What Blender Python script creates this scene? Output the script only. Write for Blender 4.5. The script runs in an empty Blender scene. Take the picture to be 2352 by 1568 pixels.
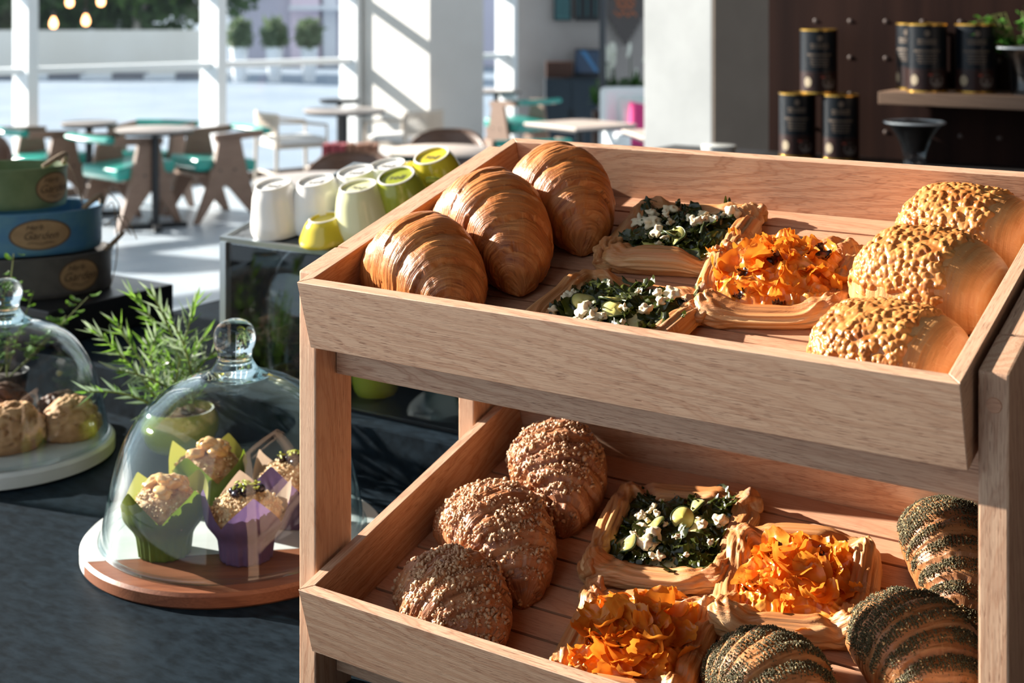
import bpy, bmesh, math, random
import numpy as np
from mathutils import Vector, Matrix, Euler, Quaternion

# ------------------------------------------------------------------ camera, world, sun, exposure
scene = bpy.context.scene
CAM_Z = 1.67
F_PX = 3158.36                      # focal length for a 2352 px wide frame
cam_data = bpy.data.cameras.new('camera')
cam_data.sensor_width = 36.0
cam_data.lens = F_PX / 2352.0 * 36.0
cam_data.shift_y = -(784.0 - 7.35) / 2352.0
cam_data.clip_start = 0.05
cam_data.clip_end = 300.0
cam_data.dof.use_dof = True
cam_data.dof.focus_distance = 1.38
cam_data.dof.aperture_fstop = 7.0
cam = bpy.data.objects.new('camera', cam_data)
scene.collection.objects.link(cam)
cam.location = (0.0, 0.0, CAM_Z)
cam.rotation_euler = (math.pi / 2, 0.0, 0.0)
scene.camera = cam

world = bpy.data.worlds.new('sky')
scene.world = world
world.use_nodes = True
_bg = world.node_tree.nodes['Background']
_bg.inputs[0].default_value = (0.78, 0.89, 1.0, 1.0)
_bg.inputs[1].default_value = 0.85

SUN_AZ = math.radians(-25.0)         # direction in which the light travels, seen from above
SUN_TAN = 0.36
sun_dir = Vector((math.cos(SUN_AZ), math.sin(SUN_AZ), -SUN_TAN)).normalized()
sun_data = bpy.data.lights.new('sun', 'SUN')
sun_data.energy = 13.0
sun_data.angle = math.radians(0.6)
sun_data.color = (1.0, 0.92, 0.82)
sun = bpy.data.objects.new('sun', sun_data)
scene.collection.objects.link(sun)
sun.location = (-9, 9, 8)
sun.rotation_euler = sun_dir.to_track_quat('-Z', 'Y').to_euler()

vs = scene.view_settings
vs.view_transform = 'Standard'
vs.look = 'None'
vs.gamma = 1.0
vs.use_curve_mapping = False
vs.exposure = 0.40
scene.cycles.use_denoising = True
scene.cycles.max_bounces = 8
scene.cycles.transparent_max_bounces = 20
scene.cycles.sample_clamp_indirect = 6.0
scene.cycles.use_adaptive_sampling = True
scene.cycles.adaptive_threshold = 0.03
scene.cycles.caustics_refractive = False
scene.cycles.caustics_reflective = False

# ------------------------------------------------------------------ helpers
COL = scene.collection
rng = random.Random(7)


def link(o, parent=None):
    COL.objects.link(o)
    if parent is not None:
        o.parent = parent
    return o


def tag(o, label, cat, group=None, kind=None):
    if label:
        o['label'] = label
    if cat:
        o['category'] = cat
    if group:
        o['group'] = group
    if kind:
        o['kind'] = kind
    return o


def thing(name, label, cat, loc=(0, 0, 0), rotz=0.0, group=None, matrix=None):
    o = bpy.data.objects.new(name, None)
    o.empty_display_size = 0.05
    COL.objects.link(o)
    if matrix is not None:
        o.matrix_world = matrix
    else:
        o.location = loc
        o.rotation_euler = (0, 0, rotz)
    return tag(o, label, cat, group)


def copy_tree(o, parent=None):
    c = o.copy()
    COL.objects.link(c)
    c.parent = parent
    for ch in list(o.children):
        copy_tree(ch, c)
    return c


def T(x, y, z):
    return Matrix.Translation((x, y, z))


def R(ax, deg):
    return Matrix.Rotation(math.radians(deg), 4, ax)


def ground(u, v, z):
    """world point on the horizontal plane z that the photograph shows at (u, v)"""
    y = F_PX * (CAM_Z - z) / (v - 7.35)
    return Vector(((u - 1176.0) / F_PX * y, y, z))


class MB:
    """collects vertices and faces; build() links them as one mesh object"""

    def __init__(self):
        self.v = []
        self.f = []

    def add(self, verts, faces, M=None):
        n = len(self.v)
        if M is not None:
            verts = [M @ Vector(p) for p in verts]
        self.v.extend([tuple(p) for p in verts])
        self.f.extend([tuple(i + n for i in f) for f in faces])
        return self

    def box(self, c, s, M=None, bevel=0.0, seg=2):
        bm = bmesh.new()
        bmesh.ops.create_cube(bm, size=1.0)
        for q in bm.verts:
            q.co = Vector((q.co.x * s[0] + c[0], q.co.y * s[1] + c[1], q.co.z * s[2] + c[2]))
        if bevel > 0:
            bmesh.ops.bevel(bm, geom=bm.edges[:], offset=bevel, segments=seg, affect='EDGES', profile=0.6)
        bm.verts.index_update()
        self.add([q.co.copy() for q in bm.verts], [[q.index for q in f.verts] for f in bm.faces], M)
        bm.free()
        return self

    def tube(self, path, rad, n=10, M=None, cap=True, flat=1.0):
        P = [Vector(p) for p in path]
        m = len(P)
        if not hasattr(rad, '__len__'):
            rad = [rad] * m
        verts, faces = [], []
        up = Vector((0, 0, 1))
        prev = None
        for i in range(m):
            t = (P[min(i + 1, m - 1)] - P[max(i - 1, 0)])
            t = t.normalized() if t.length > 1e-9 else Vector((0, 0, 1))
            if prev is None:
                a = t.cross(up)
                if a.length < 1e-3:
                    a = t.cross(Vector((1, 0, 0)))
            else:
                a = prev - t * prev.dot(t)
            a.normalize()
            prev = a
            b = t.cross(a)
            for k in range(n):
                w = 2 * math.pi * k / n
                verts.append(P[i] + a * (math.cos(w) * rad[i]) + b * (math.sin(w) * rad[i] * flat))
        for i in range(m - 1):
            for k in range(n):
                k2 = (k + 1) % n
                faces.append((i * n + k, i * n + k2, (i + 1) * n + k2, (i + 1) * n + k))
        if cap:
            faces.append(tuple(reversed(range(n))))
            faces.append(tuple((m - 1) * n + k for k in range(n)))
        return self.add(verts, faces, M)

    def lathe(self, prof, n=48, M=None, close=False, sx=1.0, sy=1.0):
        verts, faces = [], []
        for (r, z) in prof:
            for k in range(n):
                w = 2 * math.pi * k / n
                verts.append((r * math.cos(w) * sx, r * math.sin(w) * sy, z))
        m = len(prof)
        for i in range(m - 1 + (1 if close else 0)):
            j = (i + 1) % m
            for k in range(n):
                k2 = (k + 1) % n
                faces.append((i * n + k, i * n + k2, j * n + k2, j * n + k))
        if not close:
            if prof[0][0] > 1e-6:
                faces.append(tuple(reversed(range(n))))
            if prof[-1][0] > 1e-6:
                faces.append(tuple((m - 1) * n + k for k in range(n)))
        return self.add(verts, faces, M)

    def prism(self, poly, d0, d1, M=None):
        """poly in (x, z), extruded along y from d0 to d1"""
        n = len(poly)
        verts = [(p[0], d0, p[1]) for p in poly] + [(p[0], d1, p[1]) for p in poly]
        faces = [tuple(range(n)), tuple(reversed(range(n, 2 * n)))]
        for i in range(n):
            j = (i + 1) % n
            faces.append((i, i + n, j + n, j))
        return self.add(verts, faces, M)

    def blob(self, c, r, seed=0, sub=2, amp=0.15, M=None):
        bm = bmesh.new()
        bmesh.ops.create_icosphere(bm, subdivisions=sub, radius=1.0)
        q = np.array([p.co[:] for p in bm.verts])
        d = 1.0 + amp * (noise3(q * 1.7 + seed * 3.1, seed) * 2 - 1) * 1.6
        q = q * d[:, None] * np.array(r)[None, :] + np.array(c)[None, :]
        bm.verts.index_update()
        self.add([Vector(p) for p in q], [[p.index for p in f.verts] for f in bm.faces], M)
        bm.free()
        return self

    def build(self, name, mat, parent=None, smooth=True, matrix=None):
        me = bpy.data.meshes.new(name)
        me.from_pydata(self.v, [], self.f)
        me.validate()
        if mat is not None:
            me.materials.append(mat)
        o = bpy.data.objects.new(name, me)
        link(o, parent)
        if matrix is not None:
            if parent is None:
                o.matrix_world = matrix
            else:
                o.matrix_local = matrix
        if smooth:
            me.polygons.foreach_set('use_smooth', [True] * len(me.polygons))
            try:
                me.set_sharp_from_angle(angle=math.radians(38))
            except Exception:
                pass
        return o


def mesh_np(name, V, Fa, mat, parent=None, matrix=None, attr=None, smooth=True, mats=None):
    """numpy vertices (n,3) and quad faces (m,4) as one mesh object with optional vector attributes"""
    me = bpy.data.meshes.new(name)
    me.from_pydata(V.tolist() if hasattr(V, 'tolist') else V, [], Fa.tolist() if hasattr(Fa, 'tolist') else Fa)
    if mat is not None:
        me.materials.append(mat)
    if attr:
        for k, a in attr.items():
            at = me.attributes.new(k, 'FLOAT_VECTOR', 'POINT')
            at.data.foreach_set('vector', np.asarray(a, dtype=np.float32).ravel())
    if smooth:
        me.polygons.foreach_set('use_smooth', [True] * len(me.polygons))
    o = bpy.data.objects.new(name, me)
    link(o, parent)
    if matrix is not None:
        if parent is None:
            o.matrix_world = matrix
        else:
            o.matrix_local = matrix
    return o


def share(src, name, parent=None, matrix=None):
    """another object with the same mesh data"""
    o = bpy.data.objects.new(name, src.data if hasattr(src, 'data') else src)
    link(o, parent)
    if matrix is not None:
        if parent is None:
            o.matrix_world = matrix
        else:
            o.matrix_local = matrix
    return o


def _hash(ix, iy, iz, seed):
    h = (ix * 374761393 + iy * 668265263 + iz * 2147483647 + seed * 1274126177) & 0xFFFFFFFF
    h = ((h ^ (h >> 13)) * 1274126177) & 0xFFFFFFFF
    h = h ^ (h >> 16)
    return (h & 0xFFFFFF) / float(0xFFFFFF)


def noise3(P, seed=0):
    """value noise 0..1 on an (n,3) array"""
    P = np.asarray(P, dtype=np.float64)
    i = np.floor(P).astype(np.int64)
    f = P - i
    f = f * f * (3 - 2 * f)
    out = np.zeros(len(P))
    for dx in (0, 1):
        for dy in (0, 1):
            for dz in (0, 1):
                w = (f[:, 0] if dx else 1 - f[:, 0]) * (f[:, 1] if dy else 1 - f[:, 1]) * (f[:, 2] if dz else 1 - f[:, 2])
                out += w * _hash(i[:, 0] + dx, i[:, 1] + dy, i[:, 2] + dz, seed)
    return out


def fbm(P, seed=0, oct=3):
    s, a, t = 0, 0.5, 0
    for k in range(oct):
        s = s + a * noise3(np.asarray(P) * (2 ** k), seed + k * 17)
        t += a
        a *= 0.5
    return s / t


def grid_faces(nu, nv, wrap_v=False):
    f = []
    for i in range(nu - 1):
        for j in range(nv if wrap_v else nv - 1):
            j2 = (j + 1) % nv
            f.append((i * nv + j, i * nv + j2, (i + 1) * nv + j2, (i + 1) * nv + j))
    return np.array(f)


def text_mesh(body, size, shear=0.0):
    cu = bpy.data.curves.new('lettering', 'FONT')
    cu.body = body
    cu.size = size
    cu.shear = shear
    cu.align_x = 'CENTER'
    cu.align_y = 'CENTER'
    cu.extrude = 0.0
    o = bpy.data.objects.new('lettering', cu)
    COL.objects.link(o)
    dg = bpy.context.evaluated_depsgraph_get()
    me = bpy.data.meshes.new_from_object(o.evaluated_get(dg))
    V = [v.co.copy() for v in me.vertices]
    Fc = [tuple(p.vertices) for p in me.polygons]
    bpy.data.objects.remove(o)
    bpy.data.curves.remove(cu)
    bpy.data.meshes.remove(me)
    return V, Fc


# ------------------------------------------------------------------ materials
def node(nt, kind, **kw):
    n = nt.nodes.new(kind)
    for k, v in kw.items():
        if k in ('operation', 'blend_type', 'data_type', 'wave_type', 'bands_direction', 'feature', 'attribute_name', 'noise_dimensions',
                 'voronoi_dimensions', 'attribute_type', 'distance', 'wave_profile', 'rings_direction', 'interpolation_type', 'clamp', 'noise_type', 'normalize'):
            setattr(n, k, v)
    return n


def new_mat(name, color=(0.5, 0.5, 0.5), rough=0.5, metal=0.0, spec=0.5, coat=0.0, emit=None, emit_s=0.0, sub=0.0):
    m = bpy.data.materials.new(name)
    m.use_nodes = True
    b = m.node_tree.nodes['Principled BSDF']
    b.inputs['Base Color'].default_value = (*color, 1)
    b.inputs['Roughness'].default_value = rough
    b.inputs['Metallic'].default_value = metal
    b.inputs['Specular IOR Level'].default_value = spec
    if coat:
        b.inputs['Coat Weight'].default_value = coat
        b.inputs['Coat Roughness'].default_value = 0.15
    if emit:
        b.inputs['Emission Color'].default_value = (*emit, 1)
        b.inputs['Emission Strength'].default_value = emit_s
    if sub:
        b.inputs['Subsurface Weight'].default_value = sub
        b.inputs['Subsurface Radius'].default_value = (0.01, 0.005, 0.003)
        b.inputs['Subsurface Scale'].default_value = 0.5
    return m


def bsdf(m):
    return m.node_tree.nodes['Principled BSDF']


def ramp(nt, fac, stops):
    r = nt.nodes.new('ShaderNodeValToRGB')
    el = r.color_ramp.elements
    while len(el) > 1:
        el.remove(el[-1])
    el[0].position = stops[0][0]
    el[0].color = (*stops[0][1], 1)
    for p, c in stops[1:]:
        e = el.new(p)
        e.color = (*c, 1)
    nt.links.new(fac, r.inputs[0])
    return r.outputs[0]


def mixc(nt, fac, a, b, mode='MIX'):
    n = nt.nodes.new('ShaderNodeMix')
    n.data_type = 'RGBA'
    n.blend_type = mode
    for sock, val in ((n.inputs[0], fac), (n.inputs[6], a), (n.inputs[7], b)):
        if hasattr(val, 'is_linked') or hasattr(val, 'node'):
            nt.links.new(val, sock)
        elif isinstance(val, (int, float)):
            sock.default_value = val
        else:
            sock.default_value = (*val, 1)
    return n.outputs[2]


def vmul(nt, v, s):
    n = nt.nodes.new('ShaderNodeVectorMath')
    n.operation = 'MULTIPLY'
    nt.links.new(v, n.inputs[0])
    n.inputs[1].default_value = s
    return n.outputs[0]


def vadd(nt, v, s):
    n = nt.nodes.new('ShaderNodeVectorMath')
    n.operation = 'ADD'
    nt.links.new(v, n.inputs[0])
    if hasattr(s, 'node'):
        nt.links.new(s, n.inputs[1])
    else:
        n.inputs[1].default_value = s
    return n.outputs[0]


def noise_tex(nt, vec, scale, detail=3.0, rough=0.55, dist=0.0):
    n = nt.nodes.new('ShaderNodeTexNoise')
    n.inputs['Scale'].default_value = scale
    n.inputs['Detail'].default_value = detail
    n.inputs['Roughness'].default_value = rough
    n.inputs['Distortion'].default_value = dist
    nt.links.new(vec, n.inputs['Vector'])
    return n.outputs[0]


def mathn(nt, op, a, b=None):
    n = nt.nodes.new('ShaderNodeMath')
    n.operation = op
    for i, v in enumerate((a, b)):
        if v is None:
            continue
        if isinstance(v, (int, float)):
            n.inputs[i].default_value = v
        else:
            nt.links.new(v, n.inputs[i])
    return n.outputs[0]


def bump(nt, height, strength, dist, b, normal=None):
    n = nt.nodes.new('ShaderNodeBump')
    n.inputs['Strength'].default_value = strength
    n.inputs['Distance'].default_value = dist
    nt.links.new(height, n.inputs['Height'])
    if normal is not None:
        nt.links.new(normal, n.inputs['Normal'])
    if b is not None:
        nt.links.new(n.outputs[0], b.inputs['Normal'])
    return n.outputs[0]


def objvec(nt, rand=True):
    tc = nt.nodes.new('ShaderNodeTexCoord')
    v = tc.outputs['Object']
    if rand:
        oi = nt.nodes.new('ShaderNodeObjectInfo')
        sc = nt.nodes.new('ShaderNodeVectorMath')
        sc.operation = 'SCALE'
        sc.inputs[0].default_value = (3.7, 1.9, 2.3)
        nt.links.new(oi.outputs['Random'], sc.inputs['Scale'])
        v = vadd(nt, v, sc.outputs[0])
    return v


def wood(name, light, dark, pore, rough=0.5, grain=1.0, wave=26.0, pores=True):
    m = new_mat(name, light, rough, spec=0.35)
    nt = m.node_tree
    b = bsdf(m)
    v = objvec(nt)
    # broad growth bands, wandering along the board
    warp = noise_tex(nt, vmul(nt, v, (2.2, 10, 10)), 1.0, 3, 0.5)
    wv = nt.nodes.new('ShaderNodeTexWave')
    wv.wave_type = 'BANDS'
    wv.bands_direction = 'DIAGONAL'
    wv.inputs['Scale'].default_value = wave
    wv.inputs['Distortion'].default_value = 11.0
    wv.inputs['Detail'].default_value = 3.0
    wv.inputs['Detail Scale'].default_value = 0.8
    nt.links.new(vmul(nt, v, (0.16, 1.0, 1.0)), wv.inputs['Vector'])
    band = ramp(nt, wv.outputs[1], [(0.30, (0.0, 0.0, 0.0)), (0.66, (0.28, 0.28, 0.28)), (0.84, (1, 1, 1)), (0.98, (0.45, 0.45, 0.45))])
    amount = ramp(nt, warp, [(0.34, (0.05, 0.05, 0.05)), (0.62, (1, 1, 1))])
    c = mixc(nt, mixc(nt, 1.0, band, amount, 'MULTIPLY'), light, dark)
    fib = noise_tex(nt, vmul(nt, v, (10, 800, 800)), 1.0, 3, 0.6)
    c = mixc(nt, ramp(nt, fib, [(0.40, (0, 0, 0)), (0.68, (0.55, 0.55, 0.55))]), c, dark)
    tone = noise_tex(nt, vmul(nt, v, (1.2, 6, 6)), 1.0, 2)
    c = mixc(nt, ramp(nt, tone, [(0.4, (0, 0, 0)), (0.7, (0.30, 0.30, 0.30))]), c, (light[0] * 1.12, light[1] * 1.04, light[2] * 0.98))
    h = fib
    if pores:
        po = noise_tex(nt, vmul(nt, v, (62, 1700, 1700)), 1.0, 1.0, 0.5)
        pm = ramp(nt, po, [(0.595, (0, 0, 0)), (0.65, (1, 1, 1))])
        zone = ramp(nt, noise_tex(nt, vmul(nt, v, (3.0, 45, 45)), 1.0, 2), [(0.36, (0.25, 0.25, 0.25)), (0.6, (1, 1, 1))])
        pm2 = mixc(nt, 1.0, pm, zone, 'MULTIPLY')
        c = mixc(nt, mixc(nt, 1.0, pm2, (0.80, 0.80, 0.80), 'MULTIPLY'), c, pore)
        h = mathn(nt, 'SUBTRACT', mathn(nt, 'MULTIPLY', fib, 0.5), pm)
    nt.links.new(c, b.inputs['Base Color'])
    bump(nt, h, 0.35, 0.0007, b)
    return m


def noisy(name, c1, c2, scale=20.0, rough=0.6, stretch=(1, 1, 1), detail=4, lo=0.35, hi=0.65, bmp=0.0, bdist=0.001, spec=0.5, metal=0.0, coat=0.0, rand=True, sub=0.0):
    m = new_mat(name, c1, rough, metal, spec, coat, sub=sub)
    nt = m.node_tree
    v = objvec(nt, rand)
    n = noise_tex(nt, vmul(nt, v, stretch), scale, detail)
    nt.links.new(ramp(nt, n, [(lo, c1), (hi, c2)]), bsdf(m).inputs['Base Color'])
    if bmp:
        bump(nt, n, bmp, bdist, bsdf(m))
    return m


def clear_glass(name, tint=(0.96, 0.985, 0.985), ior=1.45, rough=0.0, gain=1.0):
    """thin-walled glass: light passes straight through, the surface mirrors by Fresnel"""
    m = bpy.data.materials.new(name)
    m.use_nodes = True
    nt = m.node_tree
    nt.nodes.remove(nt.nodes['Principled BSDF'])
    out = nt.nodes['Material Output']
    tr = nt.nodes.new('ShaderNodeBsdfTransparent')
    gl = nt.nodes.new('ShaderNodeBsdfGlossy')
    gl.inputs['Roughness'].default_value = rough
    gl.inputs['Color'].default_value = (0.95, 0.98, 1.0, 1)
    lw = nt.nodes.new('ShaderNodeLayerWeight')
    lw.inputs['Blend'].default_value = 0.5
    f0 = ((ior - 1) / (ior + 1)) ** 2
    fac = mathn(nt, 'ADD', mathn(nt, 'MULTIPLY', mathn(nt, 'POWER', lw.outputs['Facing'], 5.0), 1 - f0), f0)
    if gain != 1.0:
        fac = mathn(nt, 'MINIMUM', mathn(nt, 'MULTIPLY', fac, gain), 1.0)
    edge = mathn(nt, 'POWER', lw.outputs['Facing'], 3.0)
    nt.links.new(mixc(nt, edge, tint, (tint[0] * 0.72, tint[1] * 0.86, tint[2] * 0.87)), tr.inputs[0])
    mx = nt.nodes.new('ShaderNodeMixShader')
    nt.links.new(fac, mx.inputs[0])
    nt.links.new(tr.outputs[0], mx.inputs[1])
    nt.links.new(gl.outputs[0], mx.inputs[2])
    nt.links.new(mx.outputs[0], out.inputs['Surface'])
    return m


def solid_glass(name, color=(0.93, 0.98, 0.98), ior=1.45):
    m = bpy.data.materials.new(name)
    m.use_nodes = True
    nt = m.node_tree
    nt.nodes.remove(nt.nodes['Principled BSDF'])
    g = nt.nodes.new('ShaderNodeBsdfGlass')
    g.inputs['Color'].default_value = (*color, 1)
    g.inputs['IOR'].default_value = ior
    g.inputs['Roughness'].default_value = 0.0
    nt.links.new(g.outputs[0], nt.nodes['Material Output'].inputs['Surface'])
    return m


def leaf_mat(name, c1, c2, trans=0.35, rough=0.45, back=None):
    """leaf or tissue that lets light through"""
    m = new_mat(name, c1, rough)
    nt = m.node_tree
    b = bsdf(m)
    v = objvec(nt)
    col = ramp(nt, noise_tex(nt, v, 30.0, 3), [(0.3, c1), (0.7, c2)])
    if back is not None:      # the other face of the leaf or paper has its own colour
        ge = nt.nodes.new('ShaderNodeNewGeometry')
        col = mixc(nt, ge.outputs['Backfacing'], col, back)
    nt.links.new(col, b.inputs['Base Color'])
    t = nt.nodes.new('ShaderNodeBsdfTranslucent')
    nt.links.new(col, t.inputs[0])
    mx = nt.nodes.new('ShaderNodeMixShader')
    mx.inputs[0].default_value = trans
    nt.links.new(b.outputs[0], mx.inputs[1])
    nt.links.new(t.outputs[0], mx.inputs[2])
    nt.links.new(mx.outputs[0], nt.nodes['Material Output'].inputs['Surface'])
    return m


OAK = wood('oak', (0.59, 0.39, 0.26), (0.375, 0.185, 0.105), (0.20, 0.088, 0.048), wave=44.0)
OAK_SLAT = wood('oak_slat', (0.56, 0.31, 0.19), (0.42, 0.19, 0.105), (0.27, 0.11, 0.06), wave=20.0)
SLATE = noisy('black_stone', (0.003, 0.007, 0.011), (0.010, 0.019, 0.028), 40.0, 0.6, stretch=(1, 2.2, 1), detail=9, bmp=0.5, bdist=0.0012, spec=0.06)
BLACK = new_mat('black_lacquer', (0.008, 0.009, 0.011), 0.35)
STEEL = new_mat('brushed_steel', (0.42, 0.47, 0.50), 0.32, 0.9)
GLASS = clear_glass('cloche_glass', (0.955, 0.975, 0.978), 1.30, 0.0, 1.6)
KNOB_GLASS = solid_glass('knob_glass')
PANE = clear_glass('window_pane', (0.97, 0.985, 0.99), 1.3, 0.0, 0.5)
WHITE_PAINT = noisy('white_paint', (0.80, 0.82, 0.82), (0.84, 0.86, 0.86), 3.0, 0.6)

# ------------------------------------------------------------------ frames of reference
RACK_YAW = -0.59503
TILT = 0.28406
RO = Vector((-0.226483, 1.445149, CAM_Z - 0.293006))        # outer top front corner of the upper tray
MR = Matrix.Translation(RO) @ Matrix.Rotation(RACK_YAW, 4, 'Z')           # rack: x along the front, y to the back, z up
TRAY_UP = MR @ Matrix.Rotation(TILT, 4, 'X')
TRAY_LOW = MR @ Matrix.Translation((0, 0.0024, -0.32386)) @ Matrix.Rotation(TILT, 4, 'X')
TW, TD, TH, TT = 0.69, 0.42369, 0.0764, 0.01271
FLOOR_H = -0.0635
COUNTER_Z = CAM_Z - 0.75
LEDGE_Z = CAM_Z - 0.672

WALL_P = Vector((-2.566, 13.03, 0))
WALL_A = math.atan2(0.638, 0.77)
MW = Matrix.Translation(WALL_P) @ Matrix.Rotation(WALL_A, 4, 'Z')         # window wall: x along the wall, -y into the room


def struct(o, label):
    o['kind'] = 'structure'
    o['label'] = label
    return o


# ------------------------------------------------------------------ floor
FLOOR_MAT = noisy('stone_tile', (0.46, 0.53, 0.60), (0.54, 0.60, 0.66), 6.0, 0.38, detail=8, bmp=0.05)
GROUT = new_mat('grout', (0.22, 0.24, 0.26), 0.8)
fl = struct(MB().box((-2.6, -5.4, -0.06), (15.6, 10.8, 0.10)).build('floor', GROUT, matrix=MW, smooth=False), 'pale grey stone tiled cafe floor')
tile0 = None
for i in range(13):
    for j in range(9):
        Mt = T(-9.8 + 1.2 * i, -10.2 + 1.2 * j, -0.010)
        if tile0 is None:
            tile0 = MB().box((0, 0, 0), (1.188, 1.188, 0.02)).build('floor_tile', FLOOR_MAT, fl, smooth=False, matrix=Mt)
        else:
            share(tile0, 'floor_tile', fl, Mt)

# ------------------------------------------------------------------ window wall
FRAME_MAT = noisy('window_frame_paint', (0.72, 0.75, 0.77), (0.76, 0.79, 0.81), 2.0, 0.5)
SKIRT = new_mat('brown_skirting', (0.12, 0.075, 0.05), 0.5)
bays = [(-8.9, -7.3), (-7.3, -5.56), (-5.56, -3.86), (-3.86, -2.16), (-2.16, -0.424), (-0.424, 1.10), (1.86, 3.10)]
WH = 7.0
for n, (k0, k1) in enumerate(bays):
    w = bpy.data.objects.new('window_%d' % (n + 1), None)
    COL.objects.link(w)
    w.matrix_world = MW @ T(k0, 0, 0)
    struct(w, 'tall cafe window bay %s' % ['far beyond the frame', 'outside the frame', 'past the frame edge', 'at the picture edge', 'behind the teal chairs',
                                           'behind the woven chairs', 'beyond the sunlit pillar'][n])
    L = k1 - k0
    MB().box((0.045, -0.17, WH / 2), (0.09, 0.34, WH)).build('mullion', FRAME_MAT, w, smooth=False)
    if n in (5, 6):
        MB().box((L + 0.03, -0.15, WH / 2), (0.06, 0.30, WH)).build('mullion', FRAME_MAT, w, smooth=False)
    for z, d in ((1.10, 0.22), (1.78, 0.18), (3.4, 0.12), (WH, 0.12)):
        MB().box((0.075 + (L - 0.075) / 2, -d / 2, z), (L - 0.075, d, 0.055)).build('transom', FRAME_MAT, w, smooth=False)
    MB().box((L / 2, -0.05, 0.035), (L, 0.06, 0.07)).build('sill', SKIRT, w, smooth=False)
    MB().box((0.075 + (L - 0.075) / 2, -0.02, WH / 2 + 0.035), (L - 0.075, 0.006, WH - 0.07)).build('pane', PANE, w, smooth=False)

PILLAR_MAT = noisy('pillar_plaster', (0.55, 0.53, 0.50), (0.60, 0.58, 0.55), 1.6, 0.7, detail=5)
struct(MB().box((1.16 + 0.34, -0.69, 3.5), (0.64, 1.42, 7.0)).build('pillar', PILLAR_MAT, matrix=MW, smooth=False), 'broad plastered pillar with one sunlit side beside the windows')
far = struct(MB().box((2.35, 15.7, 3.5), (4.6, 0.2, 7.0)).build('wall_far', noisy('far_wall_plaster', (0.33, 0.305, 0.29), (0.37, 0.345, 0.33), 2.0, 0.7), smooth=False), 'warm grey wall at the end of the room')

# slim square column in the middle distance
CONC = noisy('column_concrete', (0.26, 0.27, 0.27), (0.31, 0.32, 0.32), 3.5, 0.75, detail=6)
Mc = Matrix.Translation((0.897, 6.17, 0)) @ Matrix.Rotation(WALL_A, 4, 'Z')
struct(MB().box((0.226, 0.215, 3.5), (0.452, 0.43, 7.0), bevel=0.008).build('column', CONC, matrix=Mc, smooth=False), 'square pale concrete column behind the bread trays')
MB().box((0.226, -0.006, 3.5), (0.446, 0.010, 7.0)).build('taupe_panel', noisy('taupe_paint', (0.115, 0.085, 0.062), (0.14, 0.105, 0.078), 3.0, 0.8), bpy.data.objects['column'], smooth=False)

# ------------------------------------------------------------------ counter
ct = struct(MB().box((-0.1, 0.053, COUNTER_Z - RO.z - 0.02), (4.2, 1.106, 0.04), bevel=0.003).build('countertop', SLATE, matrix=MR, smooth=False), 'black stone counter under the bread rack and glass domes')
del ct['kind']
tag(ct, None, 'counter')
MB().box((-0.1, 0.053, (COUNTER_Z - 0.04 - RO.z) / 2 + (0 - RO.z) / 2 + 0.0), (4.1, 1.0, COUNTER_Z - 0.04)).build('counter_body', BLACK, ct, smooth=False)
zl = LEDGE_Z - RO.z
led = MB()
poly = [(-2.2, 0.606), (2.0, 0.606), (2.0, 1.60), (-1.30, 1.60), (-1.30, 0.975), (-2.2, 0.975)]
vv = [(p[0], p[1], zl) for p in poly] + [(p[0], p[1], -RO.z) for p in poly]
n = len(poly)
led.add(vv, [tuple(range(n))] + [tuple(reversed(range(n, 2 * n)))] + [(i, i + n, (i + 1) % n + n, (i + 1) % n) for i in range(n)])
lo = led.build('raised_ledge', SLATE, matrix=MR, smooth=False)
tag(lo, 'raised black stone ledge running behind the counter', 'ledge')

# ------------------------------------------------------------------ bread rack (frame)
def rk(b, h):
    """tray-plane (b, h) to rack (y, z)"""
    return (b * math.cos(TILT) - h * math.sin(TILT), b * math.sin(TILT) + h * math.cos(TILT))


def board(name, L, w, t, mat, parent, M, bevel=0.0016):
    """board with its length along local x, width y, thickness z, centred"""
    return MB().box((0, 0, 0), (L, w, t), bevel=bevel).build(name, mat, parent, smooth=False, matrix=M)


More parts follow.
